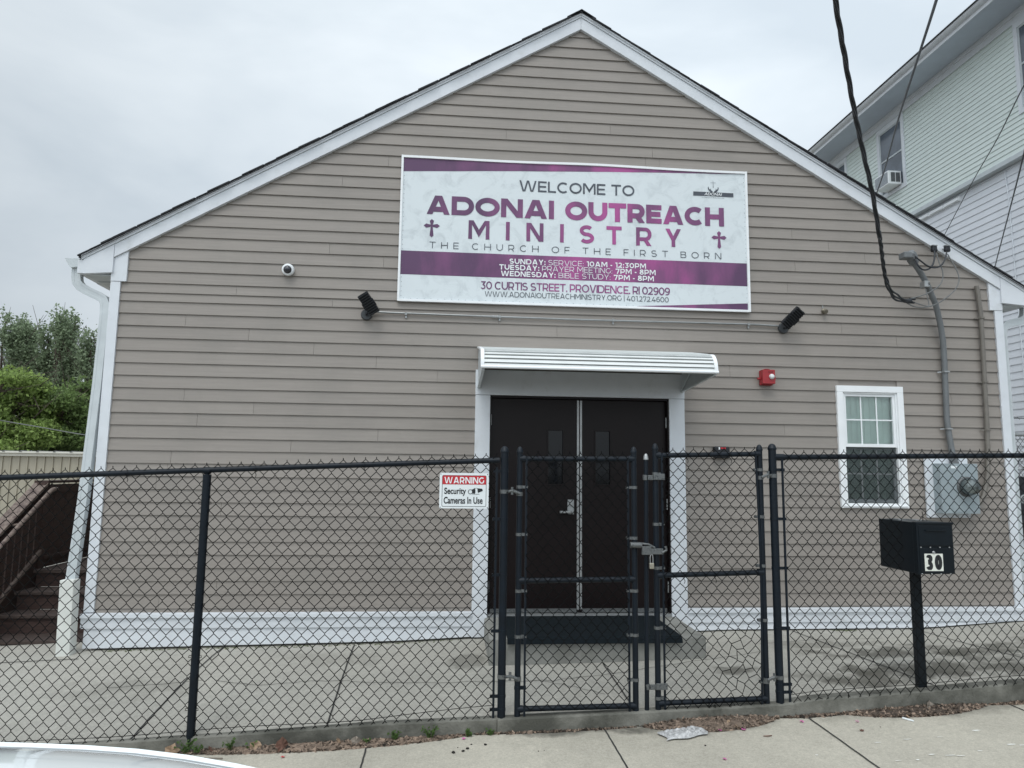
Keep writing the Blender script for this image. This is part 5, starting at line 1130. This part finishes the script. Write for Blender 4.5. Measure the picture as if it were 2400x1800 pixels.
tree('tall grey green tree with ragged twin spires, tallest behind the shed', (-21.5, 30, -1), cl([(132, 770, 14, 24, .05), (128, 815, 22, 35, .09), (170, 765, 9, 20, .03), (172, 800, 18, 25, .06), (140, 870, 36, 38, .16), (100, 790, 10, 20, .03), (97, 850, 24, 34, .1), (175, 860, 20, 30, .06), (131, 758, 7, 14, .02), (171, 757, 6, 12, .015), (160, 785, 6, 8, .01), (120, 930, 46, 34, .16), (165, 925, 26, 22, .05)], Y1), .155, gg, 19000, 'poplar_tree', 4)
tree('grey green tree with a leaning top at the far left of the tree line', (-24.5, 31, -1), cl([(38, 768, 10, 18, .04), (50, 800, 26, 24, .12), (68, 790, 14, 16, .05), (45, 860, 32, 38, .2), (72, 850, 30, 40, .2), (10, 840, 14, 30, .06), (20, 920, 34, 36, .2), (70, 920, 34, 34, .15), (37, 758, 6, 10, .012), (60, 780, 8, 8, .02), (-30, 900, 30, 60, .15)], 31), .155, gg, 18000, 'poplar_tree', 5)
tree('thin grey green tree with sky showing through, beside the white downspout', (-19, 29, -1), cl([(228, 805, 8, 16, .06), (210, 825, 12, 16, .1), (215, 860, 18, 22, .18), (200, 900, 12, 14, .08), (235, 900, 18, 40, .2), (225, 940, 14, 16, .1), (190, 835, 10, 12, .06), (229, 796, 5, 8, .02), (212, 806, 6, 8, .02)], 29), .155, gg, 4600, 'poplar_tree', 6)
tree('bright green maple in front at the far left', (-17.5, 17, -1), cl([(5, 895, 14, 22, .05), (38, 925, 16, 28, .08), (84, 910, 10, 18, .04), (15, 950, 26, 30, .12), (80, 945, 24, 26, .12), (60, 990, 40, 36, .22), (10, 1010, 40, 40, .15), (95, 1015, 30, 34, .15), (40, 1060, 60, 30, .12), (-40, 970, 40, 70, .15), (8, 872, 8, 18, .03), (45, 893, 9, 16, .02), (84, 890, 7, 14, .02), (66, 918, 10, 12, .03), (104, 930, 8, 12, .02)], 17), .12, bg_, 25000, 'maple_tree', 8)
tree('mid green bushy tree right of the bright maple', (-15.5, 18.5, -1), cl([(135, 935, 16, 18, .08), (165, 925, 14, 16, .08), (190, 945, 16, 22, .1), (150, 980, 34, 30, .25), (205, 985, 24, 40, .2), (170, 1030, 46, 30, .25), (130, 1050, 40, 24, .14), (178, 898, 7, 14, .02), (140, 908, 8, 14, .02), (206, 918, 8, 14, .02)], 18.5), .12, dg_, 17000, 'maple_tree', 9)
random.seed(12)
tree('leafy tree filling the gap behind the maples, lowest of the tree line', (-18.5, 24, -1), cl([(60, 1025, 70, 36, .4), (150, 1025, 60, 34, .35), (230, 1020, 40, 36, .25)], 23), .2, dg_, 9000, 'maple_tree', 13)

# ------------------------------------------------------------------ neighbouring house
hs = thing('neighbour_house', 'tall three storey house with pale green upper siding and white lower siding', 'building', (12, 8, 0))
NX = 10.3; NY0, NY1 = -4.0, 14.0
def lap(mb, X, y0, y1, z0, z1, ex, holes_):
    z_ = z0
    while z_ < z1 - .01:
        t_ = min(z_ + ex, z1); segs = [(y0, y1)]
        for a, b_, c, d in holes_:
            if z_ + ex * .5 > c and z_ + ex * .5 < d:
                ns = []
                for s0, s1 in segs:
                    if s1 <= a or s0 >= b_: ns.append((s0, s1)); continue
                    if s0 < a: ns.append((s0, a))
                    if s1 > b_: ns.append((b_, s1))
                segs = ns
        for s0, s1 in segs: mb.add([(X - .020, s0, z_), (X - .020, s1, z_), (X - .004, s1, t_ + .003), (X - .004, s0, t_ + .003), (X, s0, z_), (X, s1, z_)], [(0, 3, 2, 1), (0, 1, 5, 4)])
        z_ += ex
WH = [(9.42, 10.58, 8.85, 10.85), (4.55, 5.75, 8.86, 10.86), (12.09, 13.2, 8.9, 10.85)]
q = MB(); lap(q, NX, NY0, NY1, 8.09, 10.86, .110, WH); q.build('upper_siding', mint, hs, fix=False)
q = MB(); lap(q, NX + .14, NY0, NY1, -.6, 7.98, .155, []); q.build('lower_siding', vinyl, hs, fix=False)
q = MB(); q.box(NX + .001, 18, NY0, NY1, 8.0, 12.0); q.box(NX + .141, 18, NY0 + .1, NY1 - .1, -1, 8.0); q.build('wall', vinyl, hs)
q = MB(); q.box(NX - .03, NX + .139, NY0, NY1, 7.985, 8.085); q.build('belt_board', whiteold, hs)
q = MB(); q.box(NX - .035, NX, NY0, NY1, 10.862, 11.10); q.box(NX - .055, NX - .0355, NY0, NY1, 11.0, 11.10); q.build('frieze_board', white, hs)
q = MB(); q.box(9.56, NX, NY0 - .5, NY1 + .15, 11.102, 11.13); q.build('soffit', mat('grey_soffit', (.52, .58, .66), .6, .04, 4), hs)
q = MB(); q.box(9.54, 9.5595, NY0 - .5, NY1 + .15, 11.09, 11.26); q.prism_y([(9.5395, 11.27), (9.43, 11.28), (9.44, 11.22), (9.47, 11.19), (9.5395, 11.17)], NY0 - .5, NY1 + .15); q.build('gutter', white, hs)
q = MB(); q.add([(9.40, NY0 - .5, 11.285), (14, NY0 - .5, 13.4), (14, NY1 + .2, 13.4), (9.40, NY1 + .2, 11.285), (9.40, NY0 - .5, 11.265), (18.6, NY0 - .5, 11.285), (18.6, NY1 + .2, 11.285), (9.40, NY1 + .2, 11.265)], [(0, 1, 2, 3), (1, 5, 6, 2), (0, 4, 5, 1), (3, 2, 6, 7), (4, 7, 6, 5), (0, 3, 7, 4)]); q.build('roof', shingle, hs)
curt = mat('grey_curtain', (.16, .18, .21), .8, .2, 5)
for (a, b_, c, d) in WH:
    X = NX if c > 8 else NX + .14
    q = MB()
    for y0, y1, z0, z1 in ((a, a + .10, c, d), (b_ - .10, b_, c, d), (a + .10, b_ - .10, d - .13, d), (a + .10, b_ - .10, c, c + .10)): q.box(X - .035, X + .005, y0, y1, z0, z1)
    wd = q.build('window', white, hs)
    q = MB(); zm = (c + d) / 2 + .02
    for y0, y1, z0, z1 in ((a + .101, a + .14, c + .1, d - .13), (b_ - .14, b_ - .101, c + .1, d - .13), (a + .14, b_ - .14, d - .17, d - .131), (a + .14, b_ - .14, zm, zm + .04), (a + .14, b_ - .14, c + .101, c + .14)): q.box(X - .018, X + .002, y0, y1, z0, z1)
    q.build('sash', whiteold, wd)
    q = MB(); q.box(X - .006, X + .001, a + .14, b_ - .14, zm + .04, d - .17); q.box(X - .003, X + .0012, a + .14, b_ - .14, c + .14, zm); q.build('pane', mat('reflecting_window', (.10, .12, .15), .12, .3, 2, spec=.8), wd)
q = MB(); q.box(NX + .085, NX + .13, 7.75, 9.35, 7.80, 7.90)
for i in range(3): q.box(NX + .06, NX + .084, 7.78 + i * .52, 8.25 + i * .52, 7.815, 7.885)
q.build('trim_strip', whitebright, hs)
q = MB(); q.tube([(NX + .115, 6.4, 7.96), (NX + .115, 6.35, 7.3), (NX + .115, 6.3, 4.0), (NX + .115, 6.3, 0)], .012, 6); q.build('wall_cable', white, hs)
ac = thing('window_air_conditioner', 'white window air conditioner sticking out of the upper window next door', 'air conditioner', (NX, 9.9, 8.95))
q = MB(); q.box(NX - .38, NX - .02, 9.62, 10.22, 8.97, 9.33); q.build('case', whitebright, ac, bevel=.01)
q = MB()
for i in range(2): q.box(NX - .31 + i * .135, NX - .20 + i * .135, 9.611, 9.6195, 9.03, 9.28)
q.build('side_louvre', mat('dark_louvre', (.10, .105, .11), .6, .3, 50), ac)
q = MB()
for i in range(12): q.box(NX - .386, NX - .3805, 9.65 + i * .046, 9.685 + i * .046, 9.0, 9.30)
q.build('rear_grille', mat('grille_grey', (.30, .32, .34), .3, .4, 60, metal=.5), ac)
# alley between the houses
ap = thing('screened_alley_gate', 'black screened gate with a round white emblem in the right alley', 'gate', (5.4, .12, -.1))
q = MB(); q.box(4.853, 6.2, .10, .115, -.12, 1.405); q.build('screen', mat('black_screen_fabric', (.010, .012, .016), .7, .2, 60, .2, 200), ap)
q = MB(); ring(q, 4.925, 1.165, .034, .050, .0985); ring(q, 4.925, 1.165, .018, .024, .0985); q.build('emblem', mat('grey_emblem', (.42, .44, .45), .6, .3, 60), ap, fix=False)
q = MB()
for x in (4.875, 6.18): q.cyl((x, .15, -.15), (x, .15, 1.45), .03)
q.cyl((4.875, .15, 1.36), (6.18, .15, 1.36), .02); q.build('frame', blackcoat, ap)
af = thing('alley_fence', 'chain link fence with a pipe rail seen down the right alley', 'fence', (7.4, 3, 0))
q = MB(); q.cyl((4.9, 3, 2.04), (9.5, 3, 2.06), .025); q.build('top_rail', steel, af, smooth=True)
for x in (5.6, 8.0):
    q = MB(); q.cyl((x, 3, -.2), (x, 3, 2.04), .03); q.build('post', steel, af)
chain(4.95, 9.6, c0(-.1), c0(2.05), 2.985, parent=af, r=.003)
q = MB(); q.tube([(4.9, 3, 2.30), (9.5, 3, 2.31)], .006, 5)
for i in range(28): x = 5 + i * .16; q.tube([(x - .02, 3, 2.32), (x, 2.99, 2.30), (x + .02, 3, 2.285)], .004, 4); 
q.build('barbed_strand', blackwire, af)

# ------------------------------------------------------------------ litter, leaves and weeds
random.seed(21)
litm = mat('dry_leaf_litter', (.165, .122, .092), .9, .4, 30, island=.9)
litbed = mat('litter_bed', (.045, .034, .026), .95, .4, 60, .6, 120)
def litter(name, label, x0, x1, yc, wy, n, hgt, zc=0.0):
    mb = MB()
    for _ in range(n):
        u = random.random(); x = x0 + (x1 - x0) * u; env = max(.15, sin(pi * min(max(u, .02), .98)) ** .6); yy = yc + (random.random() ** 1.3) * -wy * env
        hh = hgt * env * (1 - abs(yy - yc) / (wy * env + 1e-6)) ; zz = zwalk(x, yy) + .004 + random.random() * max(hh, .004)
        l_ = random.uniform(.006, .015) if random.random() < .8 else random.uniform(.016, .030); w3 = l_ * random.uniform(.2, .75); n_ = Vector((random.gauss(0, .6), random.gauss(-.3, .6), 1)).normalized(); a = Matrix.Rotation(random.uniform(0, 6.28), 3, n_) @ n_.orthogonal().normalized(); b_ = n_.cross(a); p = Vector((x, yy, zz)); k_ = random.uniform(-.004, .006)
        mb.add([p - a * l_, p + b_ * w3 + n_ * k_, p + a * l_, p - b_ * w3 + n_ * k_], [(0, 1, 2, 3)])
    # the crumbled bed beneath
    xs = rng(x0, x1, 40); vs = []
    for x in xs:
        u = (x - x0) / (x1 - x0); env = max(.05, sin(pi * min(max(u, .01), .99)) ** .6)
        for f in (0, .35, .7, 1.0): yy = yc - wy * env * f * (1 + random.uniform(-.07, .07)); vs.append((x, yy, zwalk(x, yy) + .003 + hgt * env * .75 * (1 - f) ** .8 + (random.uniform(0, .004) if f < 1 else -.002)))
    nl = len(mb.f); mb.add(vs, [(i * 4 + j, i * 4 + j + 1, (i + 1) * 4 + j + 1, (i + 1) * 4 + j) for i in range(39) for j in range(3)])
    o = mb.build(name, litm, fix=False); o.data.materials.append(litbed)
    for p in o.data.polygons[nl:]: p.material_index = 1; tag(o, label, 'leaf litter', kind='stuff'); return o
litter('leaf_litter', 'brown leaf litter and debris along the curb below the left fence panel', -3.15, -1.15, -1.955, .12, 3600, .020)
litter('leaf_litter', 'heap of dry leaves under the right gate', .10, 1.10, -1.955, .19, 3000, .050)
litter('leaf_litter', 'heap of dry leaves by the curb below the mailbox', 1.60, 2.72, -1.955, .15, 2800, .038)
litter('leaf_litter', 'thin strip of dry leaves at the curb by the right edge', 2.75, 4.2, -1.955, .08, 1800, .018)
litter('leaf_litter', 'thin line of grit in the joint between gate and mailbox', 1.08, 1.66, -1.955, .05, 700, .008)
litter('leaf_litter', 'dark crumbs along the curb foot below the left gate', -1.1, .15, -1.96, .035, 700, .006)
def crinkle(x, y, zf, size, m, name, label, cat, ang=0., tilt=.3, lobes=5, up_=.0, group=None):
    random.seed(int(abs(x * 1000) + abs(y * 777))); pts = []; n = 15
    for i in range(n):
        a = 2 * pi * i / n; r = size * (.62 + .38 * abs(cos(a * lobes / 2))) * random.uniform(.85, 1.1); pts.append(Vector((cos(a) * r, sin(a) * r * .8, random.uniform(-.16, .28) * size)))
    R3 = Matrix.Rotation(ang, 3, 'Z') @ Matrix.Rotation(tilt, 3, 'X'); z0 = zf(x, y) + .006 + up_ + size * abs(sin(tilt)) * .55
    vs = [Vector((x, y, z0))] + [Vector((x, y, z0)) + R3 @ p for p in pts]
    mb = MB(); mb.add(vs, [(0, i + 1, (i + 1) % n + 1) for i in range(n)]); mb.add([Vector((x, y, z0)), Vector((x, y, z0)) + R3 @ Vector((0, -size * 1.3, .01)), Vector((x, y, z0)) + R3 @ Vector((.003, -size * 1.3, .01))], [(0, 1, 2)])
    return tag(mb.build(name, m, fix=False), label, cat, group)
tanleaf = mat('tan_dead_leaf', (.30, .21, .14), .8, .2, 30); brownleaf = mat('brown_dead_leaf', (.13, .065, .045), .8, .3, 30); greyleaf = mat('grey_dead_leaf', (.20, .17, .14), .8, .3, 30)
for x, y, s_z, m_, ang, tilt, lab in ((-2.60, -1.995, .046, tanleaf, .2, 1.1, 'curled tan maple leaf propped on the curb right of the fence post'), (-2.42, -2.02, .062, brownleaf, 1.0, .9, 'large reddish brown dead leaf leaning on the curb'),
        (-2.05, -1.985, .036, tanleaf, 2.2, 1.3, 'small upright tan leaf caught in the mesh bottom'), (-1.93, -2.0, .042, greyleaf, .7, 1.0, 'curled grey dead leaf above the litter below the left panel'),
        (-3.15, -2.0, .055, tanleaf, .3, 1.2, 'tall folded tan leaf at the left end of the litter beside the white car'), (-2.90, -1.99, .040, brownleaf, 1.9, 1.0, 'dark purple brown leaf left of the fence post weeds'),
        (.70, -2.06, .036, tanleaf, .9, .7, 'pale tan leaf on the heap under the right gate'), (.74, -2.12, .030, tanleaf, 1.5, .5, 'crumpled yellowish leaf beside the pink scrap'),
        (2.27, -1.985, .050, greyleaf, .4, 1.3, 'upright grey leaf leaning on the curb below the mailbox post'), (1.95, -1.99, .022, tanleaf, 2.0, 1.0, 'small pale leaf standing on the heap below the mailbox'), (2.02, -2.10, .018, tanleaf, .6, .4, 'tiny pale leaf at the front of the heap below the mailbox')):
    crinkle(x, y, zwalk, s_z, m_, 'dead_leaf', lab, 'leaf', ang, tilt, group='dead leaves at the curb')
pinkm = mat('pink_petal', (.55, .12, .34), .6, .1, 20); redm = mat('red_scrap', (.55, .08, .08), .6, .1, 20)
for x, y, s_z, m_, lab in ((.60, -2.14, .016, pinkm, 'magenta scrap on the heap under the right gate, left of two'), (.765, -2.15, .022, pinkm, 'square magenta scrap at the front of the heap under the gate'), (1.23, -2.075, .018, pinkm, 'pink scrap at the sidewalk joint by the gate post'),
        (.456, -2.59, .016, pinkm, 'pink petal alone on the lower sidewalk'), (1.757, -1.99, .015, redm, 'bright red scrap on the leaf heap below the mailbox'), (1.613, -2.135, .014, pinkm, 'faded pink petal left of the mailbox heap'), (2.55, -2.0, .018, pinkm, 'pink scrap at the right end of the mailbox heap'),
        (-2.385, -2.145, .017, redm, 'dull red leaf scrap at the front edge of the left litter'), (-1.187, -2.03, .015, pinkm, 'pink scrap at the right end of the left litter')):
    crinkle(x, y, zwalk, s_z, m_, 'paper_scrap', lab, 'scrap', random.uniform(0, 3), .2, 3, group='pink and red scraps on the sidewalk')
bagm = mat('clear_grey_plastic', (.42, .42, .42), .25, .3, 40, .3, 30, spec=.7)
random.seed(31); q = MB(); nx_, ny_ = 22, 12; vs = []
for j in range(ny_):
    for i in range(nx_):
        u, v = i / (nx_ - 1), j / (ny_ - 1); x = .175 + .31 * u + .02 * sin(v * 5); y = -2.27 + .15 * v + .06 * u + .012 * sin(u * 9); env = sin(pi * u) ** .5 * sin(pi * v) ** .5
        vs.append((x, y, zwalk(x, y) + .012 + env * (.024 + random.uniform(-.010, .012))))
q.add(vs, [(j * nx_ + i, j * nx_ + i + 1, (j + 1) * nx_ + i + 1, (j + 1) * nx_ + i) for j in range(ny_ - 1) for i in range(nx_ - 1)]); tag(q.build('plastic_wrapper', bagm, fix=False), 'crumpled clear grey plastic wrapper at the foot of the right gate', 'wrapper')
q = MB(); q.tube([(1.965, -2.118, zwalk(1.965, -2.118) + .008), (1.985, -2.15, zwalk(1.985, -2.15) + .008), (2.008, -2.18, zwalk(2.0, -2.18) + .007)], [.007, .007, .005], 8); tag(q.build('cigarette_butt', whiteprint), 'small white paper stub on the sidewalk below the mailbox', 'litter')
q = MB(); q.tube([(.85, -2.285, zwalk(.85, -2.285) + .006), (.88, -2.29, zwalk(.88, -2.29) + .007), (.91, -2.282, zwalk(.91, -2.28) + .005)], .0035, 5); tag(q.build('twig', brownleaf), 'short dark twig on the sidewalk in front of the right gate', 'twig')
q = MB(); q.tube([(-3.0, -2.12, zwalk(-3.0, -2.12) + .006), (-2.9, -2.10, zwalk(-2.9, -2.1) + .009), (-2.78, -2.115, zwalk(-2.78, -2.11) + .006)], .004, 5); tag(q.build('twig', greyleaf), 'long pale twig at the left end of the litter near the car', 'twig')
crinkle(1.551, -2.293, zwalk, .018, brownleaf, 'dead_leaf', 'small dark leaf lying flat on the sidewalk left of the mailbox', 'leaf', .4, .15, group='dead leaves at the curb')
random.seed(41); pebm = mat('black_crumb', (.02, .018, .015), .9)
for x, y, r, lab in ((-1.261, -2.245, .011, 'largest black crumb, lower left of the cluster in front of the warning sign'), (-1.167, -2.197, .010, 'plump black crumb in the middle of the cluster in front of the warning sign'), (-1.196, -2.233, .009, 'flat black crumb low in the middle of the same cluster'),
        (-1.138, -2.128, .006, 'uppermost little black crumb of the cluster, nearest the curb'), (-1.044, -2.152, .009, 'rightmost forked black crumb of the cluster below the warning sign'), (-1.23, -2.162, .004, 'tiny black crumb at the upper left of the cluster'),
        (-.70, -2.30, .004, 'tiny black crumb below the first gate post, left of a pair'), (-.66, -2.29, .003, 'tiniest black crumb, right of the pair below the first gate post'), (.413, -2.363, .006, 'black crumb alone on the sidewalk below the plastic wrapper'), (1.72, -2.24, .004, 'tiny black crumb on the sidewalk left of the white stub')):
    q = MB(); p = Vector((x, y, zwalk(x, y) + r * .5))
    q.lathe(p, (0, 0, 1), [(r * .6, -r * .6), (r * 1.2, -r * .1), (r * .9, r * .4), (r * .3, r * .6)], 7); q.v = [tuple(Vector(v) + Vector((random.uniform(-.2, .2), random.uniform(-.2, .2), random.uniform(-.1, .1))) * r * 1.2) for v in q.v]
    tag(q.build('crumb', pebm), lab, 'pebble', 'black crumbs on the sidewalk')
# worn white paint flecks on the sidewalk
q = MB(); random.seed(52)
for x, y, l_, w3 in ((2.316, -2.394, .07, .012), (2.36, -2.64, .07, .012), (2.42, -2.665, .05, .007), (1.761, -2.714, .05, .010), (1.87, -2.74, .08, .006), (1.93, -2.755, .06, .006), (1.625, -2.777, .03, .010), (1.50, -2.775, .05, .005), (1.162, -2.841, .03, .010), (1.541, -2.494, .06, .006), (1.763, -2.469, .07, .006), (2.1, -2.7, .04, .008), (1.05, -2.62, .02, .008), (2.0, -2.46, .05, .005)):
    n = 12; pts = []
    for i in range(n): a = 2 * pi * i / n; k_ = random.uniform(.6, 1.1); X, Y = x + cos(a) * l_ * .5 * k_, y + sin(a) * w3 * k_; pts.append((X, Y, zwalk(X, Y) + .004))
    q.add(pts, [tuple(range(n))])
struct(q.build('paint_flecks', mat('worn_white_paint', (.72, .71, .66), .8), fix=False))
weedm = leafmat('weed_green', (.10, .17, .05), .3)
def weed(x, y, h, n, label):
    random.seed(int(abs(x) * 1000)); mb = MB(); zb = zwalk(x, y)
    for _ in range(n):
        a = random.uniform(0, 6.28); sp = random.uniform(.2, .8); tip = Vector((x + cos(a) * h * sp, y - abs(sin(a)) * h * sp * .5, zb + h * random.uniform(.5, 1.05))); base = Vector((x + random.uniform(-.02, .02), y, zb)); mid = base.lerp(tip, .5) + Vector((0, 0, h * .2)); mb.tube([base, mid, tip], .0014, 4)
        for c in (mid, tip, base.lerp(mid, .6)):
            l_ = random.uniform(.012, .022); n_ = Vector((random.gauss(0, .6), random.gauss(-.6, .5), random.gauss(.6, .4))).normalized(); A = Matrix.Rotation(random.uniform(0, 6.28), 3, n_) @ n_.orthogonal().normalized(); B_ = n_.cross(A); mb.add([c - A * l_ * .3, c + B_ * l_ * .45, c + A * l_, c - B_ * l_ * .45], [(0, 1, 2, 3)])
    tag(mb.build('weed', weedm, fix=False), label, 'weed', 'small weeds growing at the curb')
weed(-3.06, -1.99, .10, 16, 'tallest leafy weed by the left fence post at the curb'); weed(-2.98, -2.0, .06, 8, 'little weed just right of the fence post'); weed(-2.77, -1.99, .085, 10, 'upright weed right of the post, between dead leaves'); weed(-2.64, -1.99, .06, 4, 'thin pale seedling beside the curled tan leaf')
weed(-1.66, -1.985, .07, 12, 'bushy weed below the sign end of the left panel'); weed(-1.42, -1.985, .10, 14, 'yellowish tall weed under the warning sign'); weed(-1.15, -1.985, .045, 14, 'low creeping weed at the curb, second from the gate'); weed(-1.0, -1.985, .04, 12, 'low creeping weed beside the first gate post'); weed(-1.85, -1.985, .04, 6, 'tiny weed in the middle of the left litter')
moss = mat('moss', (.09, .105, .05), .95, .4, 40, .5, 80)
random.seed(61); q = MB()
for _ in range(420):
    x = random.choice((random.uniform(-4.5, -3.3), random.uniform(-3.3, -1.2))) if random.random() < .8 else random.uniform(2.6, 2.85); y = -.03 - abs(random.gauss(0, .025)); r = random.uniform(.004, .013)
    q.lathe((x, y, lerp(WALL, x) - .002), (0, 0, 1), [(r, 0), (r * .8, r * .35), (r * .2, r * .5)], 6)
tag(q.build('moss', moss), 'patchy moss and grit along the foot of the wall', 'moss', kind='stuff')

# ------------------------------------------------------------------ parked car (only its roof edge is in the picture)
car = thing('parked_car', 'white car parked at the kerb, its roof filling the bottom left corner', 'car', (-3.2, -6.25, -.72))
CY = -6.28; G = -.76; DZ = -.018
prof_r = [(-4.55, .50), (-4.3, .64), (-4.0, .78), (-3.6, .870), (-3.2, .905), (-2.9, .918), (-2.6, .922), (-2.35, .916), (-2.2, .910), (-2.1, .905), (-2.0, .899), (-1.9, .890), (-1.8, .876), (-1.70, .857), (-1.62, .838), (-1.56, .822)]
q = MB(); ny_ = 22; vs = []; wr_ = .640
for X, Z in prof_r:
    for j in range(ny_ + 1):
        u = -1 + 2 * j / ny_; vs.append((X - .06 * u * u, CY + u * (wr_ + .02), Z + DZ - .030 * u * u - .028 * abs(u) ** 10))
nn = ny_ + 1; q.add(vs, [(i * nn + j, (i + 1) * nn + j, (i + 1) * nn + j + 1, i * nn + j + 1) for i in range(len(prof_r) - 1) for j in range(ny_)])
q.build('roof', carwhite, car, smooth=True, fix=False)
# drip channels and pillars along both roof sides
for s in (-1, 1):
    q = MB(); pts = [(X - .06, CY + s * (wr_ + .032), Z + DZ - .066) for X, Z in prof_r]
    last = Vector(pts[-1]); pts += [tuple(last + Vector((.18, s * .03, -.10))), tuple(last + Vector((.45, s * .07, -.27))), tuple(last + Vector((.72, s * .10, -.44)))]
    q.tube(pts, .015, 8); q.build('roof_rail', carwhite, car, smooth=True)
    q = MB(); g_ = [(X - .06, CY + s * (wr_ + .016), Z + DZ - .060) for X, Z in prof_r]; q.tube(g_, .006, 6); q.build('roof_seal', mat('grey_seal', (.30, .32, .33), .6), car)
    q = MB(); q.add([(-4.3, CY + s * .70, .42), (-4.3, CY + s * .84, .18), (-1.45, CY + s * .82, .18), (-1.55, CY + s * .77, .28), (-2.05, CY + s * .66, .74), (-3.8, CY + s * .665, .77)], [(0, 1, 2, 3, 4, 5)][::1]); q.build('side_window', carglass, car, fix=False)
q = MB(); q.add([(-1.58 - .10, CY - wr_, .775), (-1.56, CY, .815), (-1.58 - .10, CY + wr_ - .09, .72), (-.95, CY + .60, .16), (-.82, CY, .24), (-.95, CY - .78, .22)], [(0, 1, 4, 5), (1, 2, 3, 4)]); q.build('windscreen', carglass, car, fix=False)
q = MB(); q.add([(-4.5, CY - .6, .44), (-4.5, CY + .6, .44), (-4.85, CY + .74, .18), (-4.85, CY - .74, .18)], [(0, 1, 2, 3)]); q.build('rear_window', carglass, car, fix=False)
body = MB(); stn = [(-5.15, .30, .15, .66), (-5.05, .22, .20, .80), (-4.6, .18, .18, .87), (-3.5, .18, .19, .89), (-2.0, .18, .19, .90), (-1.0, .18, .18, .90), (-.5, .19, .12, .89), (-.1, .21, .04, .86), (.12, .26, -.06, .76), (.18, .34, -.14, .60)]
vs = []; m_ = 12
for X, lo_, tp, hw in stn:
    zb = G + lo_; ring_ = [(-hw * .92, zb), (-hw, zb + .12), (-hw * 1.0, (zb + tp) / 2), (-hw * .985, tp - .09), (-hw * .93, tp - .015), (-hw * .5, tp + .035), (0, tp + .045), (hw * .5, tp + .035), (hw * .93, tp - .015), (hw * .985, tp - .09), (hw, (zb + tp) / 2), (hw, zb + .12), (hw * .92, zb)]
    vs += [(X, CY + a, b_) for a, b_ in ring_]
k_ = 13; body.add(vs, [(i * k_ + j, (i + 1) * k_ + j, (i + 1) * k_ + (j + 1) % k_, i * k_ + (j + 1) % k_) for i in range(len(stn) - 1) for j in range(k_)] + [tuple(range(k_)), tuple(reversed(range(len(vs) - k_, len(vs))))])
body.build('body', carwhite, car, smooth=True)
for X in (-4.2, -.75):
    for s in (-1, 1):
        gz = roadz(X, CY); q = MB(); c = Vector((X, CY + s * .80, gz + .315)); q.lathe(c, (0, s, 0), [(.20, -.10), (.30, -.10), (.315, -.08), (.315, .08), (.30, .10), (.21, .105)], 28); wh = q.build('wheel', tyre, car, smooth=True)
        q = MB(); q.lathe(c, (0, s, 0), [(.21, .0), (.205, .10), (.17, .085), (.05, .095), (.02, .10)], 24); q.build('rim', steel, wh, smooth=True)
for s in (-1, 1):
    q = MB(); q.lathe((.10, CY + s * .60, -.19), (1, s * .3, 0), [(.12, -.06), (.12, .03), (.09, .055), (.02, .065)], 16); q.build('headlight', mat('clear_lamp', (.7, .72, .74), .08, spec=.8), car, smooth=True)
    q = MB(); q.lathe((-1.35, CY + s * .98, .26), (1, 0, 0), [(.05, -.06), (.085, -.04), (.085, .02), (.06, .07), (.01, .08)], 14); q.build('mirror', carwhite, car, smooth=True)
    q = MB(); q.tube([(-2.9, CY + s * .915, .05), (-2.7, CY + s * .92, .052)], .014, 8); q.build('door_handle', steel, car, smooth=True)
